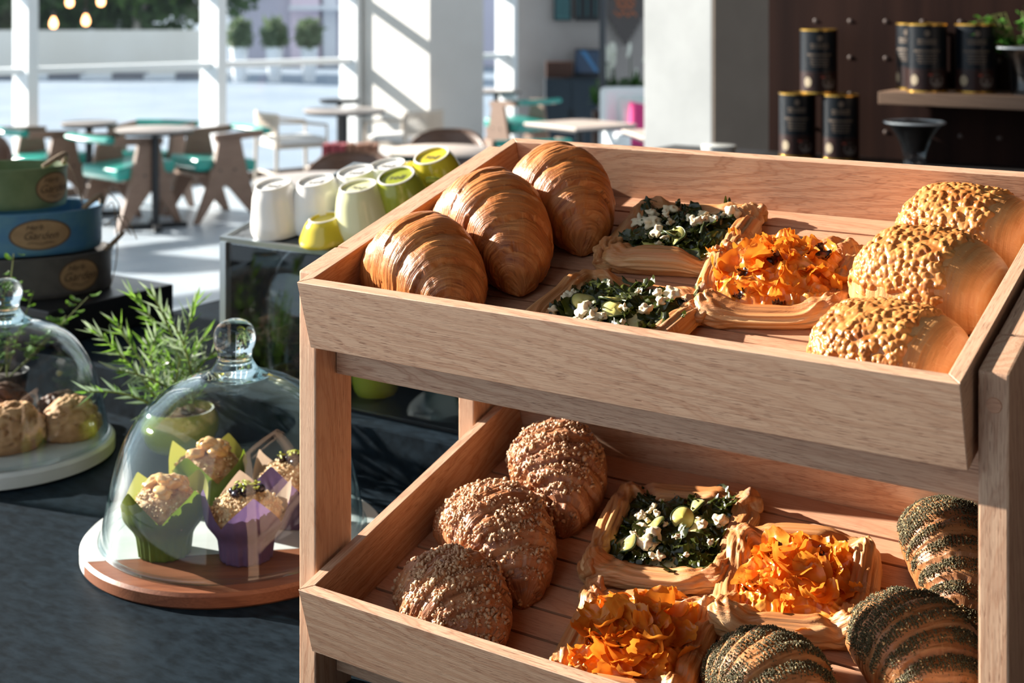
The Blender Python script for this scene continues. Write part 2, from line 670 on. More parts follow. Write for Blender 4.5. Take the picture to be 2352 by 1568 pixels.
rack = thing('display_rack', 'oak two-tier display rack frame with square posts and sloping side rails', 'rack', matrix=MR.copy())
zc = COUNTER_Z - RO.z
for (a0, a1) in ((-0.028, -0.004), (0.694, 0.718)):
    am, aw = (a0 + a1) / 2, a1 - a0
    for (e0, e1) in ((0.034, 0.093), (0.325, 0.384)):
        ztop = rk((e0 + e1) / 2, -0.045)[1] + 0.002
        L = ztop - zc
        ztop = rk(0.0225, -0.052)[1] + ((e0 + e1) / 2 - rk(0.0225, -0.052)[0]) * math.tan(TILT) + 0.0005
        if e0 < 0.1:
            ztop = rk(0.0365, -0.006)[1] + ((e0 + e1) / 2 - rk(0.0365, -0.006)[0]) * math.tan(TILT)
        L = ztop - zc
        po = board('post', L, e1 - e0, aw, OAK, rack, T(am, (e0 + e1) / 2, (ztop + zc) / 2) @ R('Y', -90), 0.002)
        for q in po.data.vertices:
            if q.co.x > 0:
                q.co.x += q.co.y * math.tan(TILT)
    # sloping rail on top of the posts, its ends cut upright
    (y0, z0), (y1, z1) = rk(0.0365, -0.006), rk(0.405, -0.006)
    (y2, z2), (y3, z3) = rk(0.395, -0.052), rk(0.0225, -0.052)
    s = math.tan(TILT)
    yA, yB = 0.0932, 0.392
    pl = [(yA, z0 + (yA - y0) * s), (yB, z0 + (yB - y0) * s), (yB, z3 + (yB - y3) * s), (yA, z3 + (yA - y3) * s)]
    cy, cz = (yA + yB) / 2, sum(p[1] for p in pl) / 4
    # local frame with x along the slope
    Mloc = T(am, cy, cz) @ R('Z', 90) @ Matrix.Rotation(-TILT, 4, 'Y')
    inv = Mloc.inverted()
    V = []
    for a in (a0, a1):
        for p in pl:
            V.append(inv @ Vector((a, p[0], p[1])))
    bm = bmesh.new()
    bv = [bm.verts.new(q) for q in V]
    for f in ((0, 1, 2, 3), (7, 6, 5, 4), (0, 4, 5, 1), (1, 5, 6, 2), (2, 6, 7, 3), (3, 7, 4, 0)):
        bm.faces.new([bv[i] for i in f])
    bmesh.ops.recalc_face_normals(bm, faces=bm.faces[:])
    bmesh.ops.bevel(bm, geom=bm.edges[:], offset=0.002, segments=2, affect='EDGES')
    me = bpy.data.meshes.new('side_rail')
    bm.to_mesh(me)
    bm.free()
    me.materials.append(OAK)
    o = bpy.data.objects.new('side_rail', me)
    link(o, rack)
    o.matrix_local = Mloc
    # lower side rail under the lower tray
    (y0, z0) = rk(0.02, -0.078)
    (y1, z1) = rk(0.37, -0.078)
    ym = (0.094 + 0.324) / 2
    zz = -0.32386 + z0 + (ym - y0) * s - 0.022
    board('side_rail', 0.246, 0.022, 0.036, OAK, rack, T(am, ym, zz) @ R('Z', 90) @ Matrix.Rotation(-TILT, 4, 'Y'), 0.0015)
for dz in (0.0, -0.32386):
    for e0 in (0.066, 0.335):
        b = (e0 - TH * math.sin(TILT)) / math.cos(TILT)
        zt = rk(b, -TH)[1] + dz - 0.001
        board('cross_rail', 0.696, 0.018, 0.050, OAK, rack, T(0.345, e0 + 0.009, zt - 0.025), 0.0015)
plug = MB().lathe([(0.0, 0.0008), (0.0058, 0.0008), (0.0062, 0.0)], 24)
pm = plug.build('plug', OAK_SLAT, rack, matrix=T(0.7065, 0.034, -0.022) @ R('X', 90))
for (a, z) in ((0.7065, -0.42),):
    share(pm, 'plug', rack, T(a, 0.034, z) @ R('X', 90))


# ------------------------------------------------------------------ trays
def mitre_board(name, L, t, h, mat, parent, M):
    """outer face at y=0, x from 0 to L, mitred at both ends, height from -h to 0"""
    bm = bmesh.new()
    pts = [(0, 0), (L, 0), (L - t, t), (t, t)]
    lo_ = [bm.verts.new((p[0], p[1], -h)) for p in pts]
    hi_ = [bm.verts.new((p[0], p[1], 0)) for p in pts]
    bm.faces.new(hi_)
    bm.faces.new(list(reversed(lo_)))
    for i in range(4):
        j = (i + 1) % 4
        bm.faces.new((lo_[i], lo_[j], hi_[j], hi_[i]))
    bmesh.ops.recalc_face_normals(bm, faces=bm.faces[:])
    ed = [e for e in bm.edges]
    bmesh.ops.bevel(bm, geom=ed, offset=0.0007, segments=1, affect='EDGES')
    me = bpy.data.meshes.new(name)
    bm.to_mesh(me)
    bm.free()
    me.materials.append(mat)
    o = bpy.data.objects.new(name, me)
    link(o, parent)
    o.matrix_local = M
    return o


GAPS = [0.0182 + 0.0392 * k for k in range(10)]


def make_tray(M, label):
    t = thing('bread_tray', label, 'tray', matrix=M.copy(), group='sloping bread trays')
    mitre_board('front_board', TW, TT, TH, OAK, t, Matrix.Identity(4))
    mitre_board('back_board', TW, TT, TH, OAK, t, T(TW, TD, 0) @ R('Z', 180))
    mitre_board('side_board', TD, TT, TH, OAK, t, T(0, TD, 0) @ R('Z', -90))
    mitre_board('side_board', TD, TT, TH, OAK, t, T(TW, 0, 0) @ R('Z', 90))
    MB().box((TW / 2, TD / 2, -0.0735), (TW - 2 * TT - 0.0004, TD - 2 * TT - 0.0004, 0.003)).build('bottom_panel', OAK, t, smooth=False)
    edges = [TT] + GAPS + [TD - TT]
    for k in range(len(edges) - 1):
        b0 = edges[k] + (0.0018 if k else 0.0002)
        b1 = edges[k + 1] - (0.0018 if k < len(edges) - 2 else 0.0002)
        if b1 - b0 > 0.002:
            board('slat', TW - 2 * TT - 0.0006, b1 - b0, 0.008, OAK_SLAT, t, T(TW / 2, (b0 + b1) / 2, FLOOR_H - 0.004), 0.0005)
    return t


make_tray(TRAY_UP, 'upper oak bread tray holding plain croissants and golden buns')
make_tray(TRAY_LOW, 'lower oak bread tray holding crumb croissants and herb croissants')

# ------------------------------------------------------------------ pastry materials
def croissant_mat(name, dark, mid, light, gloss=0.38, attr='cr', baked=None, lines=300):
    m = new_mat(name, mid, gloss, spec=0.45)
    nt = m.node_tree
    b = bsdf(m)
    at = nt.nodes.new('ShaderNodeAttribute')
    at.attribute_name = attr
    oi = nt.nodes.new('ShaderNodeObjectInfo')
    off = nt.nodes.new('ShaderNodeVectorMath')
    off.operation = 'SCALE'
    off.inputs[0].default_value = (1.0, 5.0, 9.0)
    nt.links.new(oi.outputs['Random'], off.inputs['Scale'])
    v = vadd(nt, at.outputs['Vector'], off.outputs[0])
    s1 = noise_tex(nt, vmul(nt, v, (lines, 1.6, 0.8)), 1.0, 3, 0.6)
    s2 = noise_tex(nt, vmul(nt, v, (lines * 0.30, 1.1, 0.6)), 1.0, 3, 0.6)
    s3 = noise_tex(nt, vmul(nt, v, (18, 3.0, 2.0)), 1.0, 4, 0.6)
    s4 = noise_tex(nt, vmul(nt, v, (140, 26, 10)), 1.0, 4, 0.65)
    c = ramp(nt, s1, [(0.38, dark), (0.50, mid), (0.64, light)])
    c2 = ramp(nt, s2, [(0.36, dark), (0.50, mid), (0.66, light)])
    c = mixc(nt, 0.45, c, c2)
    c = mixc(nt, ramp(nt, s3, [(0.42, (0, 0, 0)), (0.62, (0.75, 0.75, 0.75))]), c, mid)
    c = mixc(nt, ramp(nt, s4, [(0.60, (0, 0, 0)), (0.74, (0.6, 0.6, 0.6))]), c, light)
    if baked is not None:
        sp = nt.nodes.new('ShaderNodeSeparateXYZ')
        nt.links.new(at.outputs['Vector'], sp.inputs[0])
        tone = mathn(nt, 'ADD', sp.outputs[2], mathn(nt, 'MULTIPLY', mathn(nt, 'SUBTRACT', s3, 0.5), 1.6))
        c = mixc(nt, ramp(nt, tone, [(0.0, (0, 0, 0)), (0.55, (0.9, 0.9, 0.9))]), c, baked)
    nt.links.new(c, b.inputs['Base Color'])
    h = mathn(nt, 'ADD', mathn(nt, 'MULTIPLY', s1, 0.8), mathn(nt, 'ADD', mathn(nt, 'MULTIPLY', s2, 0.7), mathn(nt, 'MULTIPLY', s4, 0.55)))
    bump(nt, h, 0.75, 0.0016, b)
    return m


CROISSANT = croissant_mat('croissant_crust', (0.21, 0.050, 0.010), (0.51, 0.165, 0.038), (0.74, 0.34, 0.11), lines=620)
CRUMB_CR = croissant_mat('crumb_croissant_crust', (0.17, 0.050, 0.020), (0.40, 0.15, 0.058), (0.64, 0.33, 0.16))
HERB_CR = croissant_mat('herb_croissant_crust', (0.17, 0.055, 0.016), (0.36, 0.14, 0.045), (0.56, 0.29, 0.12))
BUN = croissant_mat('bun_crust', (0.46, 0.17, 0.045), (0.60, 0.28, 0.095), (0.70, 0.42, 0.19), 0.42, lines=220)
CHEESE_CRUST = noisy('toasted_cheese', (0.36, 0.10, 0.014), (0.62, 0.27, 0.070), 60.0, 0.38, detail=4, lo=0.30, hi=0.62, bmp=0.3, bdist=0.001, spec=0.6)
CRUMB = noisy('crumb_nuggets', (0.38, 0.17, 0.08), (0.70, 0.46, 0.26), 90.0, 0.5, lo=0.3, hi=0.7, bmp=0.2)
HERB = noisy('dried_herbs', (0.030, 0.027, 0.010), (0.15, 0.125, 0.05), 900.0, 0.7, lo=0.35, hi=0.65)
SESAME = new_mat('sesame', (0.60, 0.40, 0.17), 0.45)
DOUGH = croissant_mat('puff_pastry', (0.52, 0.23, 0.075), (0.68, 0.38, 0.16), (0.80, 0.55, 0.30), 0.45, baked=(0.44, 0.15, 0.038), lines=260)
CUSTARD = noisy('egg_filling', (0.72, 0.56, 0.20), (0.82, 0.72, 0.44), 60.0, 0.35, bmp=0.4)
SPINACH = leaf_mat('cooked_spinach', (0.014, 0.019, 0.003), (0.065, 0.078, 0.010), 0.14, 0.26)
FETA = noisy('feta', (0.72, 0.58, 0.36), (0.80, 0.70, 0.50), 50.0, 0.5, bmp=0.35, sub=0.1)
ZUKE = noisy('courgette_flesh', (0.55, 0.48, 0.10), (0.74, 0.66, 0.26), 40.0, 0.4)
ZUKE_SKIN = new_mat('courgette_skin', (0.035, 0.055, 0.010), 0.35)
def shaving_mat(name, c1, c2, char, amount):
    """thin roasted ribbon, browned where its edges caught the heat"""
    m = leaf_mat(name, c1, c2, 0.35, 0.30)
    nt = m.node_tree
    b = bsdf(m)
    at = nt.nodes.new('ShaderNodeAttribute')
    at.attribute_name = 'cr'
    sp = nt.nodes.new('ShaderNodeSeparateXYZ')
    nt.links.new(at.outputs['Vector'], sp.inputs[0])
    n = noise_tex(nt, objvec(nt), 55.0, 3)
    t = mathn(nt, 'ADD', sp.outputs[0], mathn(nt, 'MULTIPLY', n, 1.6))
    old = b.inputs['Base Color'].links[0].from_socket
    c = mixc(nt, ramp(nt, t, [(amount, (0, 0, 0)), (amount + 0.12, (1, 1, 1))]), old, char)
    nt.links.new(c, b.inputs['Base Color'])
    for nd in nt.nodes:
        if nd.type == 'BSDF_TRANSLUCENT':
            nt.links.new(c, nd.inputs[0])
    bump(nt, noise_tex(nt, objvec(nt), 260.0, 3), 0.4, 0.0006, b)
    return m


PUMPKIN = shaving_mat('pumpkin_shaving', (0.74, 0.20, 0.012), (0.84, 0.36, 0.045), (0.26, 0.06, 0.010), 1.06)
CHAR = shaving_mat('charred_pumpkin', (0.50, 0.13, 0.015), (0.70, 0.24, 0.03), (0.045, 0.015, 0.008), 0.78)
PUMPKIN_BED = noisy('pumpkin_bed', (0.66, 0.17, 0.012), (0.82, 0.33, 0.045), 60.0, 0.35, bmp=0.6, bdist=0.002)


# ------------------------------------------------------------------ croissants
cs_, sn_ = np.cos, np.sin


def croissant_geo(seed, L=0.19, ry=0.056, rz=0.046, bend=1.35, nu=201, nv=96, flat=0.62, stepamt=0.42, lump=0.0, ed=(0.0, 0.20, 0.42, 0.62, 0.79, 0.92, 1.3)):
    u = np.linspace(-0.995, 0.995, nu)
    v = np.linspace(0, 2 * np.pi, nv, endpoint=False)
    U, Vv = np.meshgrid(u, v, indexing='ij')
    U, Vv = U.ravel(), Vv.ravel()
    r_ = np.random.RandomState(seed)
    ph = r_.rand(8) * 6.28

    def base(a):
        a = np.clip(a, 0, 1)
        return np.clip(1 - a ** 2.0, 0, 1) ** 0.62 * (1 - 0.12 * a) + 0.0
    ed = np.array(ed)
    sgn = np.sign(U)
    # the wrap edges run slightly askew round the roll
    sh = 0.05 * np.sin(Vv + ph[0] + sgn * 0.7) + 0.035 * (fbm(np.c_[np.cos(Vv) * 1.5, np.sin(Vv) * 1.5, sgn * 2.0 + 0 * U], seed, 3) * 2 - 1)
    a = np.abs(U)
    ae = a + sh * (1 - a ** 4)
    band = np.clip(np.searchsorted(ed, np.clip(ae, 0.0001, 1.2)) - 1, 0, len(ed) - 2)
    t = (ae - ed[band]) / (ed[band + 1] - ed[band])
    mid = base((ed[band] * 0.62 + np.minimum(ed[band + 1], 1.0) * 0.38))
    r = base(a) * (1 - stepamt) + np.minimum(mid, base(a) * 1.35) * stepamt
    r *= 1 + 0.035 * np.sin(np.clip(t, 0, 1) * np.pi)
    endcap = np.clip((1 - a) / 0.06, 0, 1) ** 0.5
    r = np.maximum(r, 0.16) * endcap
    edge = np.exp(-(np.clip(t, 0, 1) / 0.10) ** 2) + np.exp(-((1 - np.clip(t, 0, 1)) / 0.10) ** 2)
    phi = U * bend / 2
    Rc = L / bend
    cx, cy = Rc * np.sin(phi), -Rc * (1 - np.cos(phi))
    # oblique arc coordinate for the lamination lines
    s = U * L / 2 + 0.006 * np.sin(Vv + ph[1]) * sgn
    P0 = np.c_[cx, cy, Vv * 0]
    n1 = fbm(np.c_[s * 45, np.cos(Vv) * 2.2, np.sin(Vv) * 2.2], seed + 3, 3) * 2 - 1
    n2 = noise3(np.c_[s * 420, np.cos(Vv) * 2.0, np.sin(Vv) * 2.0], seed + 5) * 2 - 1
    n3 = fbm(np.c_[s * 260, np.cos(Vv) * 14, np.sin(Vv) * 14], seed + 9, 2) * 2 - 1
    disp = 0.0024 * n1 + 0.00055 * n2 + 0.0016 * n3 * np.clip(edge, 0, 1)
    if lump:
        q = np.c_[s * 150, cs_(Vv) * 7.5, sn_(Vv) * 7.5]
        cl = np.clip((fbm(np.c_[s * 40, cs_(Vv) * 2.5, sn_(Vv) * 2.5], seed + 31, 2) - 0.38) * 5, 0, 1) * np.clip(sn_(Vv) + 0.15, 0, 1)
        disp = disp + lump * cl * (0.4 + 1.1 * np.abs(noise3(q, seed + 21) * 2 - 1) + 0.9 * np.abs(noise3(q * 2.1, seed + 22) * 2 - 1))
    rr_y = ry * r + disp * endcap
    rr_z = rz * r + disp * endcap
    cs, sn = np.cos(Vv), np.sin(Vv)
    # slightly squarish section, flattened underneath
    yy = rr_y * np.sign(cs) * np.abs(cs) ** 0.92
    zz = rr_z * sn
    zb = -flat * rr_z
    zz = np.where(zz < zb, zb + (zz - zb) * 0.12, zz)
    zoff = flat * rz * r + 0.0035 * r
    # normal of the spine in plan is (sin(phi), cos(phi))
    X = cx + yy * np.sin(phi)
    Y = cy + yy * np.cos(phi)
    Z = zz + zoff
    P = np.c_[X, Y, Z]
    nrm = np.c_[cs * np.sin(phi), cs * np.cos(phi), sn]
    attr = np.c_[s, cs * 0.5, sn * 0.5]
    return dict(P=P, F=grid_faces(nu, nv, True), N=nrm, attr=attr, U=U, V=Vv, t=t, band=band, nu=nu, nv=nv)


def cap_ends(g):
    nu, nv = g['nu'], g['nv']
    F = g['F'].tolist()
    F.append(list(reversed(range(nv))))
    F.append([(nu - 1) * nv + k for k in range(nv)])
    return F


OCT_V = np.array([[1, 0, 0], [-1, 0, 0], [0, 1, 0], [0, -1, 0], [0, 0, 1], [0, 0, -1]], float)
OCT_F = np.array([[0, 2, 4], [2, 1, 4], [1, 3, 4], [3, 0, 4], [2, 0, 5], [1, 2, 5], [3, 1, 5], [0, 3, 5]])


def ico_unit(sub=1):
    bm = bmesh.new()
    bmesh.ops.create_icosphere(bm, subdivisions=sub, radius=1.0)
    V = np.array([q.co[:] for q in bm.verts])
    bm.verts.index_update()
    F = np.array([[q.index for q in f.verts] for f in bm.faces])
    bm.free()
    return V, F


ICO1 = ico_unit(1)
ICO2 = ico_unit(2)


def scatter_bits(name, P, N, sizes, unit, mat, parent, seed, aspect=(1, 1, 1), jitter=0.25, sink=0.3):
    r_ = np.random.RandomState(seed)
    uv, uf = unit
    n = len(P)
    V = np.zeros((n, len(uv), 3))
    q = r_.normal(size=(n, 4))
    q /= np.linalg.norm(q, axis=1)[:, None]
    w, x, y, z = q.T
    Rm = np.stack([1 - 2 * (y * y + z * z), 2 * (x * y - z * w), 2 * (x * z + y * w), 2 * (x * y + z * w), 1 - 2 * (x * x + z * z), 2 * (y * z - x * w),
                   2 * (x * z - y * w), 2 * (y * z + x * w), 1 - 2 * (x * x + y * y)], axis=1).reshape(n, 3, 3)
    shp = uv[None] * (1 + jitter * (r_.rand(n, len(uv), 1) * 2 - 1)) * np.array(aspect)[None, None]
    V = np.einsum('nij,nkj->nki', Rm, shp) * sizes[:, None, None]
    V += (P + N * (sizes * (1 - sink))[:, None])[:, None, :]
    F = (uf[None] + (np.arange(n) * len(uv))[:, None, None]).reshape(-1, 3)
    o = mesh_np(name, V.reshape(-1, 3), F, mat, parent)
    o['kind'] = 'stuff'
    return o


def on_tray(M, a, b, rot, h=0.0, tilt_x=0.0, tilt_y=0.0):
    return M @ T(a, b, FLOOR_H + h) @ R('Z', rot) @ R('X', tilt_x) @ R('Y', tilt_y)


def plain_croissant(M, label, seed, **kw):
    g = croissant_geo(seed, stepamt=0.22, ed=(0.0, 0.30, 0.60, 0.82, 0.94, 1.3), **kw)
    o = mesh_np('croissant', g['P'], cap_ends(g), CROISSANT, None, M, {'cr': g['attr']})
    return tag(o, label, 'croissant', 'plain croissants in the upper tray')


def crumb_croissant(M, label, seed, **kw):
    g = croissant_geo(seed, lump=0.0018, nu=281, nv=150, **kw)
    o = mesh_np('crumb_croissant', g['P'], cap_ends(g), CRUMB_CR, None, M, {'cr': g['attr']})
    tag(o, label, 'croissant', 'crumb-topped croissants in the lower tray')
    r_ = np.random.RandomState(seed + 50)
    sn = np.sin(g['V'])
    cl = fbm(g['P'] * 55, seed + 4, 2)
    w = np.clip(sn - 0.12, 0, 1) * np.clip((cl - 0.36) * 5, 0.02, 1) * np.clip(1.05 - np.abs(g['U']) * 0.9, 0.05, 1)
    idx = r_.choice(len(w), 1700, replace=False, p=w / w.sum())
    sz = 0.0006 + 0.0026 * r_.rand(len(idx)) ** 2.6
    scatter_bits('crumb_topping', g['P'][idx], g['N'][idx], sz, ICO1, CRUMB, o, seed, (1.25, 0.95, 0.75), 0.35, 0.75)
    return o


def herb_croissant(M, label, seed, **kw):
    g = croissant_geo(seed, **kw)
    o = mesh_np('herb_croissant', g['P'], cap_ends(g), HERB_CR, None, M, {'cr': g['attr']})
    tag(o, label, 'croissant', 'herb-dusted croissants in the lower tray')
    r_ = np.random.RandomState(seed + 50)
    sn = np.sin(g['V'])
    tt = np.clip(g['t'], 0, 1)
    cl = fbm(g['P'] * 40, seed + 4, 2)
    bandw = np.clip((tt - 0.02) * 6, 0, 1) * np.clip((0.86 - tt) * 4, 0.0, 1)
    w = np.clip((sn - 0.10) * 3, 0, 1) * (bandw + 0.02) * np.clip((cl - 0.25) * 4, 0.15, 1)
    idx = r_.choice(len(w), 18000, replace=True, p=w / w.sum())
    P = g['P'][idx] + r_.normal(size=(len(idx), 3)) * 0.0006
    scatter_bits('herb_seasoning', P, g['N'][idx], 0.00040 + 0.0006 * r_.rand(len(idx)), (OCT_V, OCT_F), HERB, o, seed, (1.5, 0.9, 0.6), 0.2, 0.3)
    idx = r_.choice(len(w), 240, replace=False, p=w / w.sum())
    scatter_bits('sesame_seeds', g['P'][idx], g['N'][idx], 0.0010 + 0.0003 * r_.rand(len(idx)), ICO1, SESAME, o, seed + 1, (1.3, 0.85, 0.5), 0.05, 0.0)
    return o


plain_croissant(on_tray(TRAY_UP, 0.092, 0.099, -22, 0.004), 'plain croissant nearest the front board, first of three along the tray side', 11, L=0.215, ry=0.056, rz=0.058, bend=1.25)
plain_croissant(on_tray(TRAY_UP, 0.106, 0.212, -26, 0.004), 'plain croissant in the middle of the three along the tray side', 12, L=0.225, ry=0.057, rz=0.062, bend=1.25)
plain_croissant(on_tray(TRAY_UP, 0.132, 0.318, -30, 0.002), 'plain croissant tucked into the back corner of the upper tray', 13, L=0.205, ry=0.055, rz=0.058, bend=1.25)

crumb_croissant(on_tray(TRAY_LOW, 0.136, 0.084, -24), 'crumb-topped croissant by the front board of the lower tray', 21, L=0.185, ry=0.055, rz=0.042)
crumb_croissant(on_tray(TRAY_LOW, 0.118, 0.196, -24), 'crumb-topped croissant in the middle of the lower tray row', 22, L=0.205, ry=0.057, rz=0.046)
crumb_croissant(on_tray(TRAY_LOW, 0.120, 0.325, -40), 'crumb-topped croissant at the back under the upper tray', 23, L=0.19, ry=0.057, rz=0.048)

herb_croissant(on_tray(TRAY_LOW, 0.590, 0.335, -58), 'herb-dusted croissant furthest back beside the right post', 31, L=0.20, ry=0.050, rz=0.042)
herb_croissant(on_tray(TRAY_LOW, 0.497, 0.088, -35), 'herb-dusted croissant in front of the pumpkin pastry', 32, L=0.19, ry=0.052, rz=0.044)
herb_croissant(on_tray(TRAY_LOW, 0.600, 0.182, -40), 'herb-dusted croissant against the right post, between the other two', 33, L=0.19, ry=0.054, rz=0.046)


# ------------------------------------------------------------------ golden buns
def bun_geo(seed, L, w, h, nu=121, nv=96):
    u = np.linspace(-1, 1, nu)
    v = np.linspace(0, 2 * np.pi, nv, endpoint=False)
    U, Vv = [q.ravel() for q in np.meshgrid(u, v, indexing='ij')]
    r = np.clip(1 - np.abs(U) ** 3.2, 0, 1) ** 0.48
    r = np.maximum(r, 0.02)
    cs, sn = np.cos(Vv), np.sin(Vv)
    n1 = fbm(np.c_[U * 2.2, cs * 1.6, sn * 1.6], seed, 3) * 2 - 1
    n2 = fbm(np.c_[U * 26, cs * 1.2, sn * 1.2], seed + 2, 2) * 2 - 1
    R_ = r * (1 + 0.06 * n1) + 0.006 * n2
    X = U * L / 2
    Y = w / 2 * R_ * np.sign(cs) * np.abs(cs) ** 0.85
    Zr = np.where(sn > 0, sn, sn * 0.45)
    Z = h * 0.68 * R_ * Zr
    Z = Z + h * 0.31 * (0.25 + 0.75 * r)
    return np.c_[X, Y, Z], np.c_[X, cs * 0.5, sn * 0.5], U, Vv, np.c_[U * 0.3, cs, sn], nu, nv


def bun(M, label, seed, L=0.15, w=0.108, h=0.078):
    P, at, U, Vv, N, nu, nv = bun_geo(seed, L, w, h)
    body = mesh_np('cheese_bun', P, grid_faces(nu, nv, True), BUN, None, M, {'cr': at})
    tag(body, label, 'bun', 'cheese-crusted buns in the upper tray')
    # crusty topping: its own lumpy sheet over the upper side
    nu2, nv2 = 150, 150
    u = np.linspace(-0.93, 0.52, nu2)
    v = np.linspace(math.radians(8), math.radians(168), nv2)
    U2, V2 = [q.ravel() for q in np.meshgrid(u, v, indexing='ij')]
    r = np.maximum(np.clip(1 - np.abs(U2) ** 3.2, 0, 1) ** 0.48, 0.02)
    cs, sn = np.cos(V2), np.sin(V2)
    n1 = fbm(np.c_[U2 * 2.2, cs * 1.6, sn * 1.6], seed, 3) * 2 - 1
    R_ = r * (1 + 0.06 * n1)
    Q = np.c_[U2 * L / 2, w / 2 * R_ * np.sign(cs) * np.abs(cs) ** 0.85, h * 0.68 * R_ * sn + h * 0.31 * (0.25 + 0.75 * r)]
    r_ = np.random.RandomState(seed)
    pts = Q[r_.choice(len(Q), 620, replace=False)]
    wq = Q + 0.0012 * np.c_[noise3(Q * 300, 1), noise3(Q * 300, 2), noise3(Q * 300, 3)]
    d = np.full(len(Q), 1.0)
    for k in range(0, len(pts), 62):
        dd = np.sqrt(((wq[:, None, :] - pts[None, k:k + 62, :]) ** 2).sum(-1)).min(1)
        d = np.minimum(d, dd)
    lump = np.clip(1 - (d / 0.0042) ** 2, 0, 1)
    size = noise3(Q * 70, seed + 6)
    uu = (U2 + 0.93) / 1.45
    vv_ = (V2 - math.radians(8)) / math.radians(160)
    edge = np.minimum(np.minimum(uu, 1 - uu) * 9, np.minimum(vv_, 1 - vv_) * 9) + (noise3(Q * 160, seed + 8) - 0.5) * 1.6
    edge = np.clip(edge, 0, 1)
    off = (0.0012 + lump * (0.0012 + 0.0026 * size) + 0.0012 * (fbm(Q * 240, seed, 2) - 0.4)) * edge - 0.0016 * (1 - edge)
    nrm = np.c_[0.35 * np.sign(U2) * np.abs(U2) ** 3, cs, sn * 1.1]
    nrm /= np.linalg.norm(nrm, axis=1)[:, None]
    mesh_np('cheese_crust', Q + nrm * off[:, None], grid_faces(nu2, nv2), CHEESE_CRUST, body)
    return body


bun(on_tray(TRAY_UP, 0.599, 0.098, -8, 0.0), 'cheese-crusted bun nearest the front board of the upper tray', 41, 0.148, 0.108, 0.062)
bun(on_tray(TRAY_UP, 0.598, 0.222, -10, 0.0), 'largest cheese-crusted bun, in the middle of three', 42, 0.154, 0.118, 0.077)
bun(on_tray(TRAY_UP, 0.600, 0.345, -6, 0.0), 'cheese-crusted bun at the back board of the upper tray', 43, 0.150, 0.110, 0.070)


# ------------------------------------------------------------------ filled puff pastries
def rim_geo(half, rad, seed, nu=220, nv=64):
    """the folded edge of a pastry: one soft, uneven roll round a rounded square"""
    u = np.linspace(0, 2 * np.pi, nu, endpoint=False)
    v = np.linspace(0, 2 * np.pi, nv, endpoint=False)
    U, Vv = [q.ravel() for q in np.meshgrid(u, v, indexing='ij')]
    cu, su = np.cos(U), np.sin(U)

    def lo(k, f, s_):
        return fbm(np.c_[cu * f + k, su * f, U * 0 + s_], seed + s_, 2) * 2 - 1
    px = np.sign(cu) * np.abs(cu) ** 0.42
    py = np.sign(su) * np.abs(su) ** 0.42
    corner = np.clip(np.abs(np.sin(2 * U)) ** 6, 0, 1)
    reach = half * (1 + 0.06 * lo(3, 1.6, 1) + 0.05 * corner)
    w = rad * (1.15 + 0.40 * lo(5, 2.2, 2) - 0.10 * corner)
    hgt = rad * (0.95 + 0.45 * lo(7, 2.6, 3) + 0.15 * corner)
    ridge = noise3(np.c_[cu * 3 + 9, su * 3, (Vv + 0.5 * np.sin(3 * U)) * 3.2], seed + 4) * 2 - 1
    ridge2 = noise3(np.c_[cu * 7 + 9, su * 7, Vv * 7], seed + 5) * 2 - 1
    ridge3 = noise3(np.c_[cu * 4 + 2, su * 4, (Vv + 0.3 * np.sin(2 * U)) * 15], seed + 6) * 2 - 1
    bulge = 1 + 0.17 * ridge + 0.06 * ridge2 + 0.055 * ridge3
    cv, sv = np.cos(Vv), np.sin(Vv)
    nrm = np.sqrt(px ** 2 + py ** 2)
    dx, dy = px / nrm, py / nrm
    rr_ = w * bulge * cv
    X = px * reach + dx * rr_
    Y = py * reach + dy * rr_
    Z = np.maximum(0.0004, hgt * 0.85 + hgt * bulge * sv)
    # underside spreads out to the base
    arc = U / (2 * np.pi) * 8 * half
    return np.c_[X, Y, Z], np.c_[Vv * 0.022 + 0.004 * np.sin(5 * U), arc * 4, sv * 0.5], nu, nv


def nub_geo(seed, s, nu=30, nv=30):
    """twisted corner of a pastry"""
    u = np.linspace(0.0, 1, nu)
    v = np.linspace(0, 2 * np.pi, nv, endpoint=False)
    U, Vv = [q.ravel() for q in np.meshgrid(u, v, indexing='ij')]
    prof = np.sin(np.pi * np.clip(U * 0.94 + 0.03, 0, 1)) ** 0.6 * (0.85 + 0.35 * U)
    fold = 1 + 0.28 * np.sin(Vv * 3 + U * 5 + seed) + 0.16 * np.sin(Vv * 7 - U * 3)
    r = prof * fold * (1 + 0.25 * (fbm(np.c_[U * 3, np.cos(Vv), np.sin(Vv)], seed, 2) * 2 - 1))
    X = (U - 0.25) * 1.9 * s
    Y = r * np.cos(Vv) * 0.85 * s
    Z = np.maximum(0.0004, 0.75 * s + r * np.sin(Vv) * 0.8 * s)
    return np.c_[X, Y, Z], np.c_[Vv * 0.02, U * 3, np.sin(Vv) * 0.5], nu, nv


